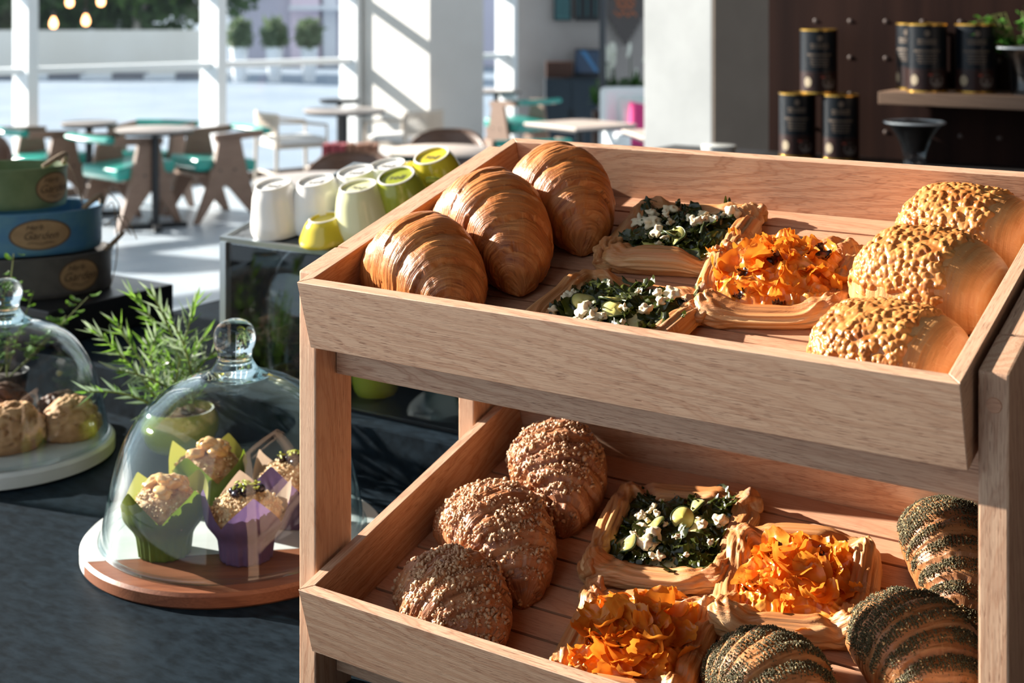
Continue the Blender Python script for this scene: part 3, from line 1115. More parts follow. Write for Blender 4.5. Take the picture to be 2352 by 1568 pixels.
def bed_geo(half, height, seed, n=56, ridged=0.0):
    g = np.linspace(-1, 1, n)
    X, Y = [q.ravel() for q in np.meshgrid(g, g, indexing='ij')]
    d = np.maximum(np.abs(X), np.abs(Y))
    z = 0.010 + height * np.clip(1 - d ** 2.2, 0, 1) + 0.006 * (fbm(np.c_[X * 4, Y * 4, X * 0], seed, 3) - 0.5) + 0.0025 * (noise3(np.c_[X * 14, Y * 14, X * 0], seed + 1) - 0.5)
    if ridged:
        w = np.c_[X * 3.4 + 0.7 * fbm(np.c_[X * 3, Y * 3, X * 0], seed + 5, 2), Y * 3.4 + 0.7 * fbm(np.c_[X * 3, Y * 3, X * 0 + 4], seed + 6, 2), X * 0]
        rg = (1 - np.abs(fbm(w, seed + 7, 2) * 2 - 1) * 2.2)
        rg2 = (1 - np.abs(noise3(w * 3.1, seed + 8) * 2 - 1) * 1.6)
        z = z + ridged * (np.clip(rg, -0.6, 1) + 0.45 * rg2) * np.clip((1 - d) * 6, 0, 1)
    return np.c_[X * half, Y * half, z], grid_faces(n, n)


def leaf_geo(seed, L, W, crumple, curl, nu=9, nv=6, ruffle=0.0):
    r_ = np.random.RandomState(seed)
    u = np.linspace(0, 1, nu)
    v = np.linspace(-1, 1, nv)
    U, Vv = [q.ravel() for q in np.meshgrid(u, v, indexing='ij')]
    w = W * (0.35 + 0.65 * np.sin(np.pi * np.clip(U * 0.9 + 0.05, 0, 1)) ** 0.7) * (1 + 0.3 * (noise3(np.c_[U * 4, Vv * 0, U * 0], seed) - 0.5))
    ang = curl * (U - 0.5)
    Rr = L / max(abs(curl), 1e-3)
    X = Rr * np.sin(ang) if abs(curl) > 0.05 else (U - 0.5) * L
    Z = Rr * (1 - np.cos(ang)) if abs(curl) > 0.05 else U * 0
    Y = Vv * w
    Z = Z + crumple * (fbm(np.c_[U * 4, Vv * 2.2, U * 0 + seed], seed, 2) - 0.5) * 2 + 0.25 * W * Vv ** 2 * r_.uniform(-1, 1.2)
    Z = Z + ruffle * np.abs(Vv) ** 2 * np.sin(U * 15 + seed + Vv)
    X = X + crumple * (noise3(np.c_[U * 5, Vv * 3, U * 0], seed + 9) - 0.5)
    return np.c_[X, Y, Z], grid_faces(nu, nv)


def proto(name, V, F, mat, edge=None):
    me = bpy.data.meshes.new(name)
    me.from_pydata(V.tolist(), [], F.tolist())
    if edge:
        nu, nv = edge
        u, v = [q.ravel() for q in np.meshgrid(np.linspace(-1, 1, nu), np.linspace(-1, 1, nv), indexing='ij')]
        e = np.maximum(np.abs(u) ** 3, np.abs(v) ** 3)
        at = me.attributes.new('cr', 'FLOAT_VECTOR', 'POINT')
        at.data.foreach_set('vector', np.c_[e * 0.45, u * 0, u * 0].astype(np.float32).ravel())
    me.materials.append(mat)
    me.polygons.foreach_set('use_smooth', [True] * len(me.polygons))
    return me


SP_LEAF = [proto('spinach_leaf', *leaf_geo(100 + k, 0.030 + 0.008 * (k % 4), 0.0075 + 0.0035 * (k % 3), 0.0060, 0.7 + 0.5 * (k % 3), 16, 9, 0.0022), SPINACH) for k in range(9)]
PK_LEAF = [proto('pumpkin_shaving', *leaf_geo(200 + k, 0.044 + 0.007 * (k % 4), 0.0135 + 0.003 * (k % 3), 0.0045, 1.0 + 0.55 * (k % 4), 20, 11, 0.0022), PUMPKIN, (20, 11)) for k in range(10)]
PK_CHAR = [proto('pumpkin_shaving', *leaf_geo(230 + k, 0.026, 0.008, 0.003, 2.2, 14, 8, 0.003), CHAR, (14, 8)) for k in range(4)]


def chunk_mesh(name, seed, r, mat, amp=0.28):
    b = MB().blob((0, 0, 0), r, seed, 3, amp)
    me = bpy.data.meshes.new(name)
    me.from_pydata(b.v, [], b.f)
    me.materials.append(mat)
    me.polygons.foreach_set('use_smooth', [True] * len(me.polygons))
    return me


FETA_M = [chunk_mesh('feta_chunk', 300 + k, (0.0068, 0.0055, 0.0048), FETA, 0.55) for k in range(4)]


def zucchini_mesh():
    b = MB().lathe([(0.0, 0.001), (0.0125, 0.001), (0.0125, -0.001), (0.0, -0.001)], 24)
    me = bpy.data.meshes.new('courgette_slice')
    me.from_pydata(b.v, [], b.f)
    me.materials.append(ZUKE)
    r = MB().lathe([(0.0125, 0.0013), (0.0133, 0.001), (0.0133, -0.001), (0.0125, -0.0013), (0.0123, 0.0)], 24, close=True)
    mr = bpy.data.meshes.new('courgette_skin')
    mr.from_pydata(r.v, [], r.f)
    mr.materials.append(ZUKE_SKIN)
    for m in (me, mr):
        m.polygons.foreach_set('use_smooth', [True] * len(m.polygons))
        for q in m.vertices:
            q.co.z += 0.003 * math.sin(q.co.x * 180) + 0.002 * math.cos(q.co.y * 150)
    return me, mr


ZUKE_M, ZUKE_R = zucchini_mesh()


def filled_pastry(kind, M, label, seed, half=0.062, rim=0.0125, nubs=(0, 2), mound=0.010, nleaf=70, elev=0.0):
    rr = random.Random(seed)
    nm = 'spinach_pastry' if kind == 'spinach' else 'pumpkin_pastry'
    root = thing(nm, label, 'pastry', matrix=M, group='spinach and feta pastries' if kind == 'spinach' else 'pumpkin pastries')
    # thin base sheet
    n = 40
    ang = np.linspace(0, 2 * np.pi, 64, endpoint=False)
    b = MB()
    sq = [(half * 1.04 * math.copysign(abs(math.cos(w)) ** 0.35, math.cos(w)), half * 1.04 * math.copysign(abs(math.sin(w)) ** 0.35, math.sin(w))) for w in ang]
    nn = len(sq)
    b.add([(x, y, 0.0005) for x, y in sq] + [(x * 1.01, y * 1.01, 0.006) for x, y in sq] + [(x * 0.95, y * 0.95, 0.011) for x, y in sq],
          [tuple(reversed(range(nn)))] + [(k * nn + i, k * nn + (i + 1) % nn, (k + 1) * nn + (i + 1) % nn, (k + 1) * nn + i) for k in (0, 1) for i in range(nn)] + [tuple(range(2 * nn, 3 * nn))])
    b.build('pastry_base', DOUGH, root)
    V, A, nu, nv = rim_geo(half * 0.97, rim, seed * 7)
    F = [(i * nv + j, i * nv + (j + 1) % nv, ((i + 1) % nu) * nv + (j + 1) % nv, ((i + 1) % nu) * nv + j) for i in range(nu) for j in range(nv)]
    mesh_np('folded_edge', V, F, DOUGH, root, None, {'cr': A})
    for k in nubs:
        V, A, nu, nv = nub_geo(seed * 5 + k, rim * rr.uniform(0.95, 1.2))
        F = grid_faces(nu, nv, True).tolist()
        F.append(list(reversed(range(nv))))
        F.append([(nu - 1) * nv + q for q in range(nv)])
        mesh_np('twisted_corner', V, F, DOUGH, root, R('Z', 45 + 90 * k) @ T(half * 1.27, 0, 0.001) @ R('Z', rr.uniform(-15, 15)), {'cr': A})
    inner = half - rim * 0.55

    def hz(x, y):
        d = max(abs(x), abs(y)) / inner
        return 0.010 + mound * max(0.0, 1 - d ** 2.2)
    if kind == 'spinach':
        V, F = bed_geo(inner, mound, seed)
        mesh_np('egg_filling', V, F, CUSTARD, root)
        V2, F2 = bed_geo(inner * 0.97, mound, seed, 110, 0.0035)
        msk = np.clip((fbm(np.c_[V2[:, 0] * 42, V2[:, 1] * 42, V2[:, 0] * 0], seed + 40, 2) - 0.40) * 9, -1, 1)
        V2[:, 2] += 0.0035 * msk - 0.0008
        mesh_np('spinach_mat', V2, F2, SPINACH, root)
        for k in range(nleaf):
            x, y = rr.uniform(-1, 1) * inner * 0.98, rr.uniform(-1, 1) * inner * 0.98
            sc = rr.uniform(0.45, 1.1)
            share(SP_LEAF[k % 9], 'spinach_leaf', root, T(x, y, hz(x, y) + rr.uniform(0.000, 0.005)) @ R('Z', rr.uniform(0, 360)) @ R('X', rr.uniform(-20, 20)) @ R('Y', rr.uniform(-12, 12)) @ Matrix.Scale(sc, 4))
        for k in range(20):
            x, y = rr.uniform(-0.85, 0.85) * inner, rr.uniform(-0.85, 0.85) * inner
            sc = rr.choice((0.45, 0.5, 0.6, 0.8, 1.0, 1.25)) * rr.uniform(0.85, 1.1)
            share(FETA_M[k % 4], 'feta_chunk', root, T(x, y, hz(x, y) + 0.009) @ R('Z', rr.uniform(0, 360)) @ R('X', rr.uniform(-30, 30)) @ Matrix.Scale(sc, 4))
        for k in range(4):
            x, y = rr.uniform(-0.8, 0.8) * inner, rr.uniform(-0.8, 0.8) * inner
            s_ = share(ZUKE_M, 'courgette_slice', root, T(x, y, hz(x, y) + 0.007) @ R('Z', rr.uniform(0, 360)) @ R('X', rr.uniform(-40, 40)))
            share(ZUKE_R, 'courgette_skin', s_)
    else:
        V, F = bed_geo(inner, mound, seed)
        V, F = bed_geo(inner, mound, seed, 120, 0.0055)
        mesh_np('pumpkin_bed', V, F, PUMPKIN_BED, root)
        for k in range(nleaf):
            ch = k % 6 == 4
            # more of them heaped towards the middle
            x, y = rr.gauss(0, 0.56) * inner, rr.gauss(0, 0.56) * inner
            x, y = max(-inner, min(inner, x)), max(-inner, min(inner, y))
            sc = rr.uniform(0.45, 0.95)
            heap = 0.016 * max(0, 1 - (x * x + y * y) / (inner * inner)) * rr.random()
            src = PK_CHAR[k % 4] if ch else PK_LEAF[k % 10]
            share(src, 'pumpkin_shaving', root, T(x, y, hz(x, y) + 0.003 + heap * 0.7) @ R('Z', rr.uniform(0, 360)) @ R('X', rr.uniform(-38, 38)) @ R('Y', rr.uniform(-30, 30)) @ Matrix.Scale(sc, 4))
    return root


filled_pastry('spinach', on_tray(TRAY_UP, 0.296, 0.300, 8), 'spinach and feta pastry behind the pumpkin pastry in the upper tray', 51, 0.070, 0.0135, (0, 2))
filled_pastry('spinach', on_tray(TRAY_UP, 0.312, 0.104, -4), 'spinach and feta pastry half hidden by the front board of the upper tray', 52, 0.073, 0.0125, (0, 3))
filled_pastry('pumpkin', on_tray(TRAY_UP, 0.443, 0.222, 14), 'pumpkin shaving pastry beside the cheese buns in the upper tray', 53, 0.070, 0.0125, (0, 2), 0.022, 64)
filled_pastry('spinach', on_tray(TRAY_LOW, 0.292, 0.280, 12), 'spinach and feta pastry with browned corners in the lower tray', 54, 0.073, 0.0140, (0, 2))
filled_pastry('pumpkin', on_tray(TRAY_LOW, 0.450, 0.250, 14), 'pumpkin pastry with charred shavings in the middle of the lower tray', 55, 0.070, 0.0155, (1,), 0.019, 62)
filled_pastry('pumpkin', on_tray(TRAY_LOW, 0.335, 0.112, 10), 'pumpkin pastry at the front board of the lower tray', 56, 0.066, 0.0135, (1,), 0.022, 60)

# ------------------------------------------------------------------ glass domes on boards
MARBLE = noisy('white_marble', (0.60, 0.64, 0.62), (0.76, 0.79, 0.78), 7.0, 0.25, stretch=(1, 2.5, 1), detail=6, lo=0.3, hi=0.7)
ACACIA = wood('acacia', (0.28, 0.11, 0.055), (0.12, 0.036, 0.018), (0.12, 0.035, 0.02), 0.4, wave=18.0, pores=False)


DOME_PROF = [(0.180, 0.000), (0.177, 0.020), (0.170, 0.060), (0.160, 0.100), (0.148, 0.134), (0.130, 0.164), (0.108, 0.187), (0.083, 0.203), (0.058, 0.213), (0.036, 0.219), (0.026, 0.221)]


def smooth_prof(pr, n=4):
    P = [Vector((a, b, 0)) for a, b in pr]
    out = []
    for i in range(len(P) - 1):
        p0, p1, p2, p3 = P[max(i - 1, 0)], P[i], P[i + 1], P[min(i + 2, len(P) - 1)]
        for k in range(n):
            t = k / n
            q = 0.5 * ((2 * p1) + (p2 - p0) * t + (2 * p0 - 5 * p1 + 4 * p2 - p3) * t * t + (-p0 + 3 * p1 - 3 * p2 + p3) * t ** 3)
            out.append((q.x, q.y))
    out.append((P[-1].x, P[-1].y))
    return out


def make_dome(loc, scale, label):
    d = thing('glass_dome', label, 'cloche', loc)
    d.scale = (scale,) * 3
    op = smooth_prof(DOME_PROF, 4)
    ip = [(max(r - 0.0042, 0.001), max(z - 0.0035, 0.0006)) for r, z in op]
    prof = op + list(reversed(ip))
    MB().lathe(prof, 96, close=True).build('bell', GLASS, d)
    # thick rim bead where the bell stands on the board
    ring = [(0.1795 + 0.0034 * math.cos(w), 0.004 + 0.0036 * math.sin(w)) for w in np.linspace(0, 2 * math.pi, 12, endpoint=False)]
    MB().lathe(ring, 96, close=True).build('rim_bead', GLASS, d)
    kp = smooth_prof([(0.0, 0.212), (0.046, 0.214), (0.043, 0.218), (0.033, 0.224), (0.0265, 0.233), (0.0235, 0.241), (0.0245, 0.249), (0.0275, 0.257), (0.0290, 0.267), (0.0268, 0.279), (0.0195, 0.288), (0.009, 0.2925), (0.0, 0.2935)], 3)
    MB().lathe(kp, 48).build('knob', KNOB_GLASS, d)
    return d


# front board: marble behind, acacia wood in front
DC = Vector((-0.384, 1.904, COUNTER_Z))
brd = thing('serving_board', 'round serving board half white marble, half red-brown wood', 'board', DC, math.radians(9.4))


def split_board(r, t, y0, upper, n=60):
    """the part of a disc with y above (or below) y0"""
    a0 = math.asin(y0 / r)
    if upper:
        aa = np.linspace(a0, math.pi - a0, n)
    else:
        aa = np.linspace(math.pi - a0, 2 * math.pi + a0, n)
    V = []
    prof = [(0.985, 0.0), (1.0, 0.003), (1.0, t - 0.004), (0.982, t)]
    for (s, z) in prof:
        for a in aa:
            x, y = r * s * math.cos(a), r * s * math.sin(a)
            y = max(y, y0 + 0.0002) if upper else min(y, y0 - 0.0002)
            V.append((x, y, z))
    F = []
    for k in range(3):
        for i in range(n - 1):
            F.append((k * n + i, k * n + i + 1, (k + 1) * n + i + 1, (k + 1) * n + i))
        F.append((k * n + n - 1, k * n, (k + 1) * n, (k + 1) * n + n - 1))
    F.append(tuple(3 * n + i for i in range(n)))
    F.append(tuple(reversed(range(n))))
    return MB().add(V, F)


split_board(0.2055, 0.020, -0.078, True).build('marble_half', MARBLE, brd)
split_board(0.2055, 0.020, -0.078, False).build('wood_half', ACACIA, brd)
make_dome(DC + Vector((0, 0, 0.020)), 1.0, 'clear glass dome with a round knob covering four muffins')

PC = Vector((-0.844, 2.276, COUNTER_Z))
plate = MB().lathe([(0.0, 0.0), (0.172, 0.0), (0.180, 0.004), (0.180, 0.022), (0.176, 0.027), (0.0, 0.027)], 96).build('marble_plate', MARBLE, matrix=Matrix.Translation(PC))
tag(plate, 'round white marble plate under the cookies', 'plate')
make_dome(PC + Vector((0.006, 0, 0.027)), 0.915, 'clear glass dome over the cookies beside the stacked tins')

# ------------------------------------------------------------------ cookies
COOKIE = noisy('cookie', (0.38, 0.17, 0.065), (0.62, 0.36, 0.17), 28.0, 0.75, detail=6, lo=0.3, hi=0.7, bmp=0.8, bdist=0.003)
CHOC = noisy('chocolate_cookie', (0.055, 0.022, 0.012), (0.17, 0.075, 0.04), 45.0, 0.6, detail=6, bmp=0.8, bdist=0.003)


def cookie_geo(seed, r, h):
    V, F = ico_unit(5)
    d = 1 + 0.16 * (fbm(V * 1.8 + seed, seed, 3) * 2 - 1) + 0.05 * (fbm(V * 7 + seed, seed + 3, 3) * 2 - 1)
    crack = np.abs(fbm(V * 2.6 + seed * 2, seed + 8, 2) * 2 - 1)
    d += 0.035 * (fbm(V * 18 + seed, seed + 5, 2) * 2 - 1)
    d -= 0.17 * np.exp(-(crack / 0.06) ** 2) * (V[:, 2] > -0.2)
    P = V * d[:, None] * np.array([r, r * 0.92, h])
    P[:, 2] = np.maximum(P[:, 2], -h * 0.55) + h * 0.55
    return P, F


for k, (dx, dy, r, h, rot, mt, lab) in enumerate([
        (-0.080, -0.050, 0.070, 0.047, 20, COOKIE, 'cracked golden cookie at the picture edge on the marble plate'),
        (0.025, -0.035, 0.062, 0.047, 80, COOKIE, 'cracked golden cookie in the middle of the marble plate'),
        (0.108, 0.018, 0.048, 0.044, 40, COOKIE, 'small golden cookie nearest the rosemary on the marble plate'),
        (-0.035, 0.085, 0.055, 0.046, 10, CHOC, 'dark chocolate cookie behind the golden cookies'),
        (0.062, 0.100, 0.040, 0.034, 60, CHOC, 'small dark chocolate cookie at the back of the marble plate')]):
    P, F = cookie_geo(60 + k, r, h)
    o = mesh_np('cookie', P, F, mt, None, Matrix.Translation(PC + Vector((dx, dy, 0.0272))) @ R('Z', rot))
    tag(o, lab, 'cookie', 'cookies under the glass dome')

# ------------------------------------------------------------------ muffins
MUFFIN = noisy('muffin_crumb', (0.46, 0.23, 0.10), (0.74, 0.50, 0.27), 90.0, 0.75, detail=5, lo=0.3, hi=0.7, bmp=0.8, bdist=0.003)
STREUSEL = noisy('streusel', (0.60, 0.40, 0.20), (0.82, 0.64, 0.38), 60.0, 0.6, bmp=0.4)
APPLE = new_mat('glazed_apple', (0.86, 0.52, 0.22), 0.18, sub=0.25, coat=0.5)
BERRY = new_mat('berry_compote', (0.018, 0.004, 0.014), 0.12, coat=0.6)
PISTACHIO = noisy('pistachio', (0.30, 0.34, 0.03), (0.52, 0.52, 0.07), 200.0, 0.5)
GREEN_PAPER = leaf_mat('green_tulip_paper', (0.10, 0.16, 0.010), (0.17, 0.22, 0.016), 0.45, 0.6, back=(0.34, 0.33, 0.06))
PURPLE_PAPER = leaf_mat('purple_tulip_paper', (0.15, 0.085, 0.20), (0.20, 0.12, 0.26), 0.40, 0.6, back=(0.48, 0.34, 0.25))


def tulip_geo(seed, r0=0.033, r1=0.053, H=0.096, npts=4, n=112, m=26):
    """tulip paper: pleated cup whose rim rises into points"""
    V = np.zeros((m, n, 3))
    w = np.linspace(0, 2 * np.pi, n, endpoint=False)
    tri = 1 - np.abs(((w * npts / (2 * np.pi) + 0.13 * seed) % 1.0) * 2 - 1)      # 0 at notch, 1 at point
    hmax = H * (0.56 + 0.44 * tri ** 0.9)
    pleat = np.sin(w * 14 + seed) * 0.5 + np.sin(w * 23 + seed * 2) * 0.5
    for i in range(m):
        t = i / (m - 1)
        z = t * hmax
        zz = z / H
        fl = np.clip((zz - 0.26) / 0.30, 0, 1)
        fl = fl * fl * (3 - 2 * fl)
        r = r0 + 0.004 * np.clip(zz / 0.3, 0, 1) + (r1 - r0 - 0.004) * fl + 0.012 * np.clip(zz - 0.5, 0, 1) * (1 + 0.5 * np.sin(w * npts + seed))
        r = r + 0.0019 * pleat * np.clip(1 - zz * 1.1, 0, 1) + 0.0016 * np.sin(w * 5 + seed * 3 + zz * 4) * zz
        V[i, :, 0], V[i, :, 1], V[i, :, 2] = r * np.cos(w), r * np.sin(w), z + 0.0006
    F = grid_faces(m, n, True).tolist()
    F.append(list(reversed(range(n))))
    return V.reshape(-1, 3), F


def muffin(loc, rot, kind, label, seed):
    t = thing('muffin', label, 'muffin', loc, math.radians(rot), 'muffins under the glass dome')
    V, F = tulip_geo(seed)
    mesh_np('paper_cup', V, F, GREEN_PAPER if kind == 'apple' else PURPLE_PAPER, t)
    U, Fi = ico_unit(5)
    d = 1 + 0.10 * (fbm(U * 2.5 + seed, seed, 3) * 2 - 1) + 0.10 * (fbm(U * 9 + seed, seed + 1, 2) * 2 - 1) + 0.06 * (noise3(U * 26 + seed, seed + 2) * 2 - 1)
    P = U * d[:, None] * np.array([0.046, 0.046, 0.031]) + np.array([0, 0, 0.056])
    P[:, 2] = np.maximum(P[:, 2], 0.040)
    rr = np.hypot(P[:, 0], P[:, 1])
    mesh_np('cake', P, Fi, MUFFIN, t)
    r_ = random.Random(seed)
    if kind == 'apple':
        idx = np.random.RandomState(seed).choice(np.where(P[:, 2] > 0.060)[0], 260, replace=False)
        nn = (P[idx] - np.array([0, 0, 0.04]))
        nn /= np.linalg.norm(nn, axis=1)[:, None]
        scatter_bits('crumbs', P[idx], nn, 0.0008 + 0.0016 * np.random.RandomState(seed).rand(len(idx)) ** 2, ICO1, STREUSEL, t, seed)
        for k in range(12):
            a, q = r_.uniform(0, 6.28), r_.uniform(0, 0.024)
            MB().blob((0, 0, 0), (0.013, 0.010, 0.008), seed * 11 + k, 3, 0.22).build('apple_piece', APPLE, t, matrix=T(q * math.cos(a), q * math.sin(a), 0.087 + 0.010 * (1 - q / 0.024) + r_.uniform(-.002, .003)) @ R('Z', r_.uniform(0, 360)) @ R('X', r_.uniform(-40, 40)))
    else:
        idx = np.random.RandomState(seed).choice(np.where(P[:, 2] > 0.062)[0], 420, replace=False)
        nn = (P[idx] - np.array([0, 0, 0.04]))
        nn /= np.linalg.norm(nn, axis=1)[:, None]
        scatter_bits('streusel', P[idx], nn, 0.0009 + 0.0020 * np.random.RandomState(seed).rand(len(idx)) ** 2, ICO1, STREUSEL, t, seed)
        for k in range(14):
            a, q = r_.uniform(0, 6.28), r_.uniform(0.002, 0.021)
            MB().blob((0, 0, 0), (0.0075, 0.0065, 0.0055), seed * 11 + k, 2, 0.15).build('berry', BERRY, t, matrix=T(q * math.cos(a), q * math.sin(a), 0.0915 - q * 0.15))
        for k in range(24):
            a, q = r_.uniform(0, 6.28), r_.uniform(0.000, 0.020)
            MB().blob((0, 0, 0), (0.0048, 0.0018, 0.0015), seed * 13 + k, 1, 0.2).build('pistachio_sliver', PISTACHIO, t, matrix=T(q * math.cos(a), q * math.sin(a), 0.0985 - q * 0.15) @ R('Z', r_.uniform(0, 360)) @ R('Y', r_.uniform(-30, 30)))
    return t


zb = COUNTER_Z + 0.0203
muffin((-0.461, 1.826, zb), 20, 'apple', 'apple-topped muffin in green paper at the front of the dome', 1)
muffin((-0.436, 1.975, zb), 50, 'apple', 'apple-topped muffin in green paper behind the other green one', 2)
muffin((-0.350, 1.812, zb), 10, 'berry', 'berry and pistachio muffin in purple paper at the front of the dome', 3)
muffin((-0.308, 1.935, zb), 70, 'berry', 'berry and pistachio muffin in purple paper partly behind the rack post', 4)

# ------------------------------------------------------------------ potted rosemary
LIME_GLAZE = new_mat('lime_glaze', (0.38, 0.41, 0.035), 0.16, coat=0.4)
SOIL = noisy('potting_soil', (0.02, 0.014, 0.01), (0.06, 0.04, 0.03), 120.0, 0.9, bmp=0.6)
ROSEMARY = leaf_mat('rosemary_needles', (0.13, 0.29, 0.025), (0.26, 0.44, 0.08), 0.40, 0.30, back=(0.36, 0.46, 0.30))
STEM = new_mat('rosemary_stem', (0.22, 0.26, 0.07), 0.6)


def sprig(parent, base, tip, seed, n=70, needle=0.026, sag=0.02, mat=ROSEMARY, width=0.0030):
    r_ = random.Random(seed)
    b, t = Vector(base), Vector(tip)
    m = 14
    side = Vector((r_.uniform(-1, 1), r_.uniform(-1, 1), 0)) * 0.02
    path = []
    for i in range(m + 1):
        q = i / m
        path.append(b.lerp(t, q) + side * math.sin(q * math.pi) + Vector((0, 0, sag * math.sin(q * math.pi))))
    st = MB().tube(path, [0.0021 * (1 - 0.65 * i / m) + 0.0004 for i in range(m + 1)], 6).build('stem', STEM, parent)
    mb = MB()
    for k in range(n):
        q = 0.10 + 0.90 * (k + r_.random() * 0.6) / n
        x = q * m
        i = min(int(x), m - 1)
        p = path[i].lerp(path[i + 1], min(x - i, 1))
        ax = (path[i + 1] - path[i]).normalized()
        rad = Vector((r_.gauss(0, 1), r_.gauss(0, 1), r_.gauss(0, 1)))
        rad = (rad - ax * rad.dot(ax)).normalized()
        ang = r_.uniform(0.55, 1.15) * (1.15 - 0.75 * q ** 4)
        d = (ax * math.cos(ang) + rad * math.sin(ang)).normalized()
        L = needle * r_.uniform(0.6, 1.15) * (1.05 - 0.35 * q)
        wv = d.cross(rad)
        if wv.length < 1e-4:
            wv = d.cross(Vector((0, 0, 1)))
        wv = wv.normalized() * width
        nv = wv.cross(d).normalized() * width * 0.35
        bend = rad * L * r_.uniform(-0.28, 0.12)
        p1, p2 = p + d * L * 0.45 + bend * 0.5, p + d * L
        mb.add([p - wv * 0.4, p + nv, p + wv * 0.4, p1 - wv, p1 + nv * 1.6, p1 + wv, p2 + bend],
               [(0, 1, 4, 3), (1, 2, 5, 4), (3, 4, 6), (4, 5, 6)])
    o = mb.build('needles', mat, st)
    o['kind'] = 'stuff'
    return st


PP = Vector((-0.559, 2.315, COUNTER_Z))
rm = thing('potted_rosemary', 'rosemary plant in a rounded lime green pot behind the domes', 'potted plant', PP)
pot_out = [(0.030, 0.000), (0.048, 0.004), (0.060, 0.022), (0.0645, 0.042), (0.061, 0.060), (0.056, 0.068)]
pp = smooth_prof(pot_out, 4)
MB().lathe(pp + [(0.053, 0.068), (0.055, 0.058), (0.0, 0.056)], 56).build('pot', LIME_GLAZE, rm)
MB().lathe([(0.0545, 0.0562), (0.03, 0.0605), (0.0, 0.0615)], 40).build('soil', SOIL, rm)


def tip_at(u, v, depth):
    y = depth
    return Vector(((u - 1176) / F_PX * y, y, CAM_Z - (v - 7.35) / F_PX * y)) - PP


for k, (u, v, d, n_) in enumerate([(300, 672, 2.34, 85), (345, 668, 2.26, 80), (452, 690, 2.28, 70), (470, 770, 2.36, 55), (218, 760, 2.26, 75), (262, 735, 2.36, 60), (390, 730, 2.20, 70),
                                   (196, 900, 2.20, 45), (420, 800, 2.40, 50), (330, 790, 2.42, 60), (270, 850, 2.18, 55), (505, 800, 2.30, 40), (360, 770, 2.30, 70)]):
    tp = tip_at(u, v, d)
    a = rng.uniform(0, 6.28)
    sprig(rm, (0.022 * math.cos(a), 0.022 * math.sin(a), 0.060), tp, 500 + k, int(n_ * 0.55), 0.050, 0.012 if tp.z > 0.1 else 0.06)

# leafy herb behind the left dome
HERB_LEAF = leaf_mat('mint_leaf', (0.06, 0.17, 0.012), (0.14, 0.28, 0.03), 0.4, 0.4)
HP = Vector((-0.995, 2.585, LEDGE_Z))
HP = Vector((-0.93, 2.50, COUNTER_Z))
hb = thing('potted_mint', 'leafy mint plant in a small black pot behind the cookie dome', 'potted plant', HP)
MB().lathe(smooth_prof([(0.034, 0.0), (0.036, 0.003), (0.048, 0.075), (0.050, 0.080)], 3) + [(0.047, 0.080), (0.045, 0.070), (0.0, 0.069)], 40).build('pot', BLACK, hb)
MB().lathe([(0.0445, 0.0692), (0.0, 0.074)], 32).build('soil', SOIL, hb)
LEAF_M = [proto('mint_leaf', *leaf_geo(700 + k, 0.030, 0.011, 0.002, 0.7 + 0.3 * k, 8, 5, 0.001), HERB_LEAF) for k in range(3)]
for k in range(13):
    r_ = random.Random(900 + k)
    a = r_.uniform(0, 6.28)
    rad = r_.uniform(0.02, 0.13)
    top = Vector((rad * math.cos(a) + 0.03, rad * math.sin(a) * 0.6, r_.uniform(0.15, 0.235)))
    if k == 0:
        top = Vector((0.035, -0.03, 0.30))
    st = MB().tube([(0.015 * math.cos(a), 0.015 * math.sin(a), 0.07), (top.x * 0.5, top.y * 0.5, top.z * 0.62), top], [0.0016, 0.0013, 0.0008], 6).build('stem', STEM, hb)
    for j in range(11):
        q = 0.35 + 0.65 * j / 10
        p = Vector((top.x * q, top.y * q, 0.07 + (top.z - 0.07) * q))
        share(LEAF_M[j % 3], 'leaf', st, T(*p) @ R('Z', r_.uniform(0, 360)) @ R('Y', r_.uniform(-40, 20)) @ T(0.014, 0, 0) @ Matrix.Scale(r_.uniform(0.6, 1.1) * (1.1 - 0.4 * q), 4))

# ------------------------------------------------------------------ stacked tin planters on a black block
blk = MB().box((-1.63, 0.80, zl + 0.036), (0.76, 0.318, 0.0716), bevel=0.003).build('black_block', BLACK, matrix=MR, smooth=False)
tag(blk, 'low black block under the stacked tins', 'block')
RUST = noisy('rusty_rim', (0.10, 0.05, 0.025), (0.20, 0.11, 0.06), 80.0, 0.7)
LABEL_TAN = noisy('paper_label', (0.26, 0.16, 0.075), (0.34, 0.22, 0.11), 35.0, 0.75, detail=5)
LABEL_EDGE = new_mat('label_border', (0.09, 0.05, 0.025), 0.7)
INK = new_mat('label_ink', (0.055, 0.032, 0.018), 0.7)
ROPE = noisy('twine', (0.20, 0.14, 0.09), (0.38, 0.29, 0.20), 300.0, 0.9, bmp=0.5)


